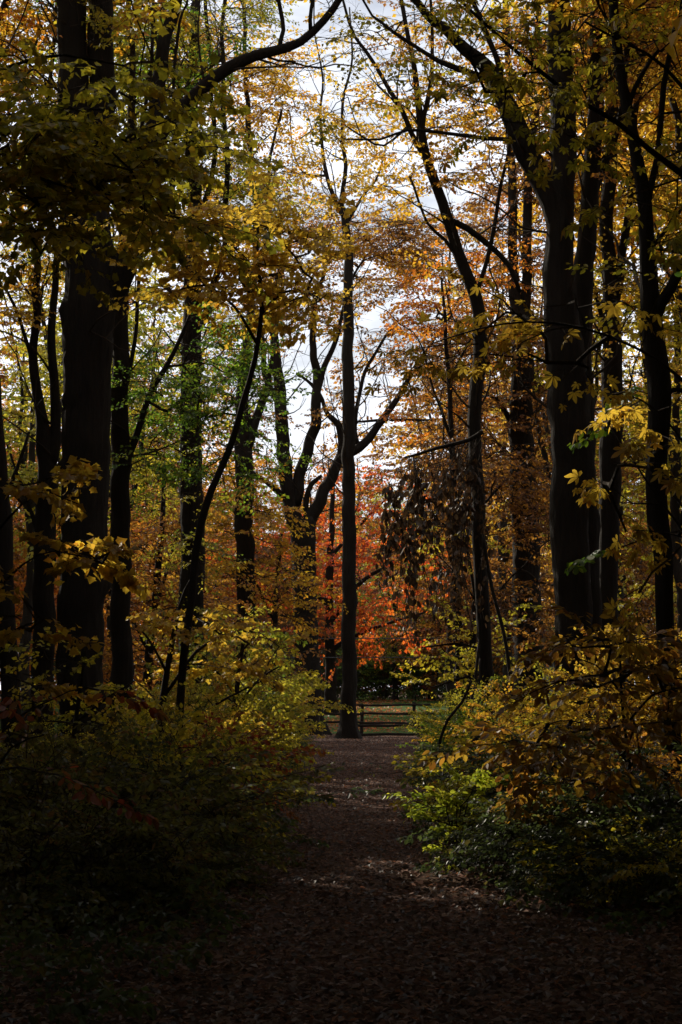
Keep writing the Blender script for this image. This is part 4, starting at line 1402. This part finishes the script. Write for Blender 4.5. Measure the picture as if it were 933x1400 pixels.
# hedge and bushes beyond the fence
for k, (px, d, sc, pal) in enumerate([(430, 118, 1.3, 'dark_green'), (480, 121, 1.5, 'dark_green'), (525, 119, 1.45, 'green'), (570, 122, 1.5, 'dark_green'), (615, 120, 1.6, 'dark_green'), (660, 118, 1.5, 'dark_green'), (385, 120, 1.4, 'dark_green'),
                                      (710, 116, 1.6, 'dark_green'), (340, 118, 1.6, 'dark_green')]):
    x = PX(px, d)
    copy_tree(SH[2], (x, d, float(gz(x, d))), R.uniform(0, 6.28), sc, 'green bush arching at the far side of the lawn' if pal == 'green' else 'dark bush in the row at the far side of the lawn', 'bushes along the far side of the lawn', pal)

for k in range(44):
    d = 124 + (k * 7) % 23
    x = -17 + (k % 22) * 1.7 + R.uniform(-.5, .5)
    c = copy_tree(SH[2], (x, d, float(gz(x, d))), R.uniform(0, 6.28), R.uniform(1.5, 2.0), 'dark bush in the row at the far side of the lawn', 'bushes along the far side of the lawn', 'dark_green')
    for ch in list(c.children):
        if ch.name.startswith('stem'):
            bpy.data.objects.remove(ch)

# ------------------------------------------------------------------ withered vine hanging from a bare branch
def polyline_obj(name, pts, sides, mat, parent, base, step=.2, rough=0.0):
    V, l, s = tube(catmull(np.array(pts), step), sides, rough, 5)
    return link(name, mesh_np(name, V - base, l, s, mat, None, True), parent)


d = 46.5
vb = P(655, 600, d)
vine = thing('withered_vine', 'withered brown leaves hanging in long strands from a bare drooping branch', 'vine', vb)
arm = [(660, 590, 7), (640, 602, 6), (600, 612, 5), (575, 620, 4), (553, 626, 3)]
polyline_obj('bare_branch', [[*P(a, b, d), w / 2 / F * d] for a, b, w in arm], 7, BARK, vine, vb)
g = np.random.default_rng(77)
lp, ed = [], []
for k in range(62):
    x0 = 525 + 140 * g.uniform() ** .9
    y0 = np.interp(x0, [535, 553, 600, 660], [660, 626, 612, 592])
    ln = g.uniform(90, 230) * (1.15 if x0 > 560 else .75)
    dd = d + g.normal(0, .5)
    pts = [P(x0, y0, d)]
    x = x0
    for t in np.linspace(.15, 1, 7):
        x += g.normal(0, 7)
        pts.append(P(x, y0 + ln * t, d + (dd - d) * min(1, 2 * t)))
    pts = np.array(pts)
    polyline_obj('strand', np.c_[pts, np.full(len(pts), .007)], 4, TWIG, vine, vb)
    for j in range(2, len(pts)):
        for _ in range(int(g.integers(1, 6))):
            lp.append(pts[j] + (pts[j - 1] - pts[j]) * g.uniform() + g.normal(0, .05, 3))
lp = np.array(lp)
n = len(lp)
la = norm(np.stack([g.normal(0, .5, n), g.normal(0, .5, n), -np.ones(n)], -1))
xs = norm(np.cross(la, norm(g.normal(0, 1, (n, 3)))))
fr = (lp - vb, xs, la, np.cross(xs, la), g.uniform(.10, .24, n), g.uniform(0, 1, n))
cw = link('foliage', bake_leaves('foliage', fr, 'oval', leaf_mat('withered')), vine)
cw['kind'] = 'stuff'

# woody vines at the foot of the bending trunk
def woody(name, label, d, lines):
    b = P(lines[0][0][0], lines[0][0][1], d)
    t = thing(name, label, 'vine', b)
    for ls in lines:
        polyline_obj('stem', [[*P(a, c, d + (q[0] if q else 0)), w / 2 / F * d] for a, c, w, *q in ls], 6, BARK2, t, b)
    return t


woody('woody_vine', 'thin dark vine curving down from the bending trunk to the ground', 46,
      [[(660, 730, 5), (672, 800, 5), (690, 870, 5), (698, 930, 5), (702, 985, 5)], [(655, 880, 4), (650, 930, 4), (642, 980, 4), (655, 1020, 4)]])
woody('woody_vine', 'pale lit bare stems standing against the foot of the bending trunk', 44,
      [[(657, 900, 2.2), (656, 940, 2.2), (658, 990, 2.4)], [(652, 930, 2), (647, 970, 2.2), (643, 1010, 2.4)]])
woody('fallen_branch', 'bare bent branch drooping to the right edge of the path', 32,
      [[(645, 930, 4), (632, 960, 4), (612, 985, 4), (600, 1020, 4), (594, 1060, 4)], [(655, 1005, 6), (635, 1030, 6), (612, 1060, 6), (590, 1085, 5)]])

# ------------------------------------------------------------------ fence, barrier, cables and the house corner
def rail(a, b, r, parent, base, name='rail'):
    a, b = np.array(a, float), np.array(b, float)
    pts = []
    for t in np.linspace(0, 1, 7):
        p = a + (b - a) * t
        pts.append([*(p + rng.normal(0, .008, 3)), r * rng.uniform(.9, 1.1)])
    V, l, s = tube(np.array(pts), 7, .06, int(rng.integers(1e6)))
    return link(name, mesh_np(name, V - base, l, s, WOOD, None, False), parent)


def post(x, y, h, r, parent, base, lean=0.0):
    z = float(gz(x, y))
    V, l, s = tube(np.array([[x, y, z - .1, r], [x + lean * .4, y, z + h * .4, r], [x + lean, y, z + h, r * .95]]), 8, .05, int(rng.integers(1e6)))
    return link('post', mesh_np('post', V - base, l, s, WOOD, None, False), parent)


fd = 77.0
fb = np.array([PX(520, fd), fd, float(gz(PX(520, fd), fd))])
fence = thing('rail_fence', 'weathered split rail fence with three rails across the end of the path', 'fence', fb)
pxs = [330, 385, 440, 494, 566, 640, 715]
for k, px in enumerate(pxs):
    post(PX(px, fd), fd, 1.22 if px != 494 else 1.12, .065, fence, fb, .05 if px == 494 else .0)
for k in range(len(pxs) - 1):
    for zr in (1.10, .78, .46):
        z0 = fb[2]
        rail((PX(pxs[k], fd) - .08, fd - .07, z0 + zr + rng.normal(0, .012)), (PX(pxs[k + 1], fd) + .08, fd - .07, z0 + zr + rng.normal(0, .012)), .042, fence, fb)
bd = 73.0
bb = np.array([PX(528, bd), bd, float(gz(PX(528, bd), bd))])
bar = thing('path_barrier', 'low two rail wooden barrier between the pole straight trunk and a short post', 'barrier', bb)
post(PX(487, bd), bd, .62, .06, bar, bb)
post(PX(572, bd), bd, .62, .06, bar, bb)
for zr in (.42, .10):
    rail((PX(484, bd), bd - .07, bb[2] + zr), (PX(575, bd), bd - .07, bb[2] + zr + .02), .05, bar, bb)
for k, (px, h, lab) in enumerate([(439, .75, 'short wooden post beside the flared base of the oak, the taller one'), (420, .35, 'stubby wooden post at the foot of the oak'), (578, .62, 'lone short post behind the fence, right of the barrier')]):
    dd = 72.0 if px < 500 else 80.0
    x = PX(px, dd)
    b = np.array([x, dd, float(gz(x, dd))])
    V, l, s = tube(np.array([[x, dd, b[2] - .1, .07], [x, dd, b[2] + h * .5, .068], [x + .01, dd, b[2] + h, .064]]), 8, .05, k)
    o = link('wooden_post', mesh_np('wooden_post', V - b, l, s, WOOD), None, b)
    tag(o, lab, 'post')
cable = plain_mat('cable_black', (.01, .01, .011), .5)
for py, lab in ((863, 'upper of two black overhead cables crossing beyond the fence'), (889, 'lower of two black overhead cables crossing beyond the fence')):
    a, b = P(-420, py, 84), P(1300, py, 84)
    pts = [[*(a + (b - a) * t - np.array([0, 0, 1.2 * t * (1 - t)])), .018] for t in np.linspace(0, 1, 30)]
    o = link('overhead_cable', mesh_np('overhead_cable', *tube(np.array(pts), 5), cable, None, True))
    tag(o, lab, 'cable', 'overhead cables')

# a pale house gable glimpsed between the two thick trunks on the right
hd = 104.0
hx = PX(752, hd) + 1.8
hb = np.array([hx, hd, float(gz(hx, hd))])
house = thing('house', 'small grey house corner with pale roof edge glimpsed between the thick trunks', 'house', hb)
wallm = plain_mat('house_wall', (.23, .24, .29), .8, .1)
edge = plain_mat('house_trim', (.62, .62, .62), .6, .08)
roofm = plain_mat('house_roof', (.09, .08, .08), .9, .2)
v, l, s = box((0, 2.5, 1.1), (4.4, 5, 2.2))
v = np.vstack([v, [[0, 0, 3.5], [0, 5, 3.5]]])
l = np.r_[l, [4, 5, 8], [7, 9, 6]]
s = np.r_[s, 3, 3]
link('wall', mesh_np('wall', v, l, s, wallm), house)
for sg in (-1, 1):
    a = math.atan2(1.3, 2.2)
    def slab(y0, y1, th, off, wid=2.95):
        p = np.array([[0, y0, 0], [wid, y0, 0], [wid, y1, 0], [0, y1, 0], [0, y0, th], [wid, y0, th], [wid, y1, th], [0, y1, th]], float)
        q = p.copy()
        q[:, 0] = p[:, 0] * math.cos(a) * sg
        q[:, 2] = 3.52 + off - p[:, 0] * math.sin(a) + p[:, 2]
        f = np.array([[0, 3, 2, 1], [4, 5, 6, 7], [0, 1, 5, 4], [1, 2, 6, 5], [2, 3, 7, 6], [3, 0, 4, 7]])
        if sg < 0:
            f = f[:, ::-1]
        return q, f.ravel(), np.full(6, 4)
    r_ = link('roof', mesh_np('roof', *slab(-.2, 5.3, .1, 0.02), roofm), house)
    link('roof_edge', mesh_np('roof_edge', *slab(-.26, -.203, .2, -.06), edge), r_)
v, l, s = box((-1.0, -.02, 1.3), (.9, .06, 1.0))
wn = link('window', mesh_np('window', v, l, s, edge), house)
v, l, s = box((-1.0, -.055, 1.3), (.76, .02, .86))
link('pane', mesh_np('pane', v, l, s, plain_mat('window_glass', (.03, .035, .045), .1, .05)), wn)
print('script', round(time.time() - T0, 1), 'tris', sum(len(m.loops) - 2 * len(m.polygons) for m in bpy.data.meshes), 'objs', len(bpy.data.objects))
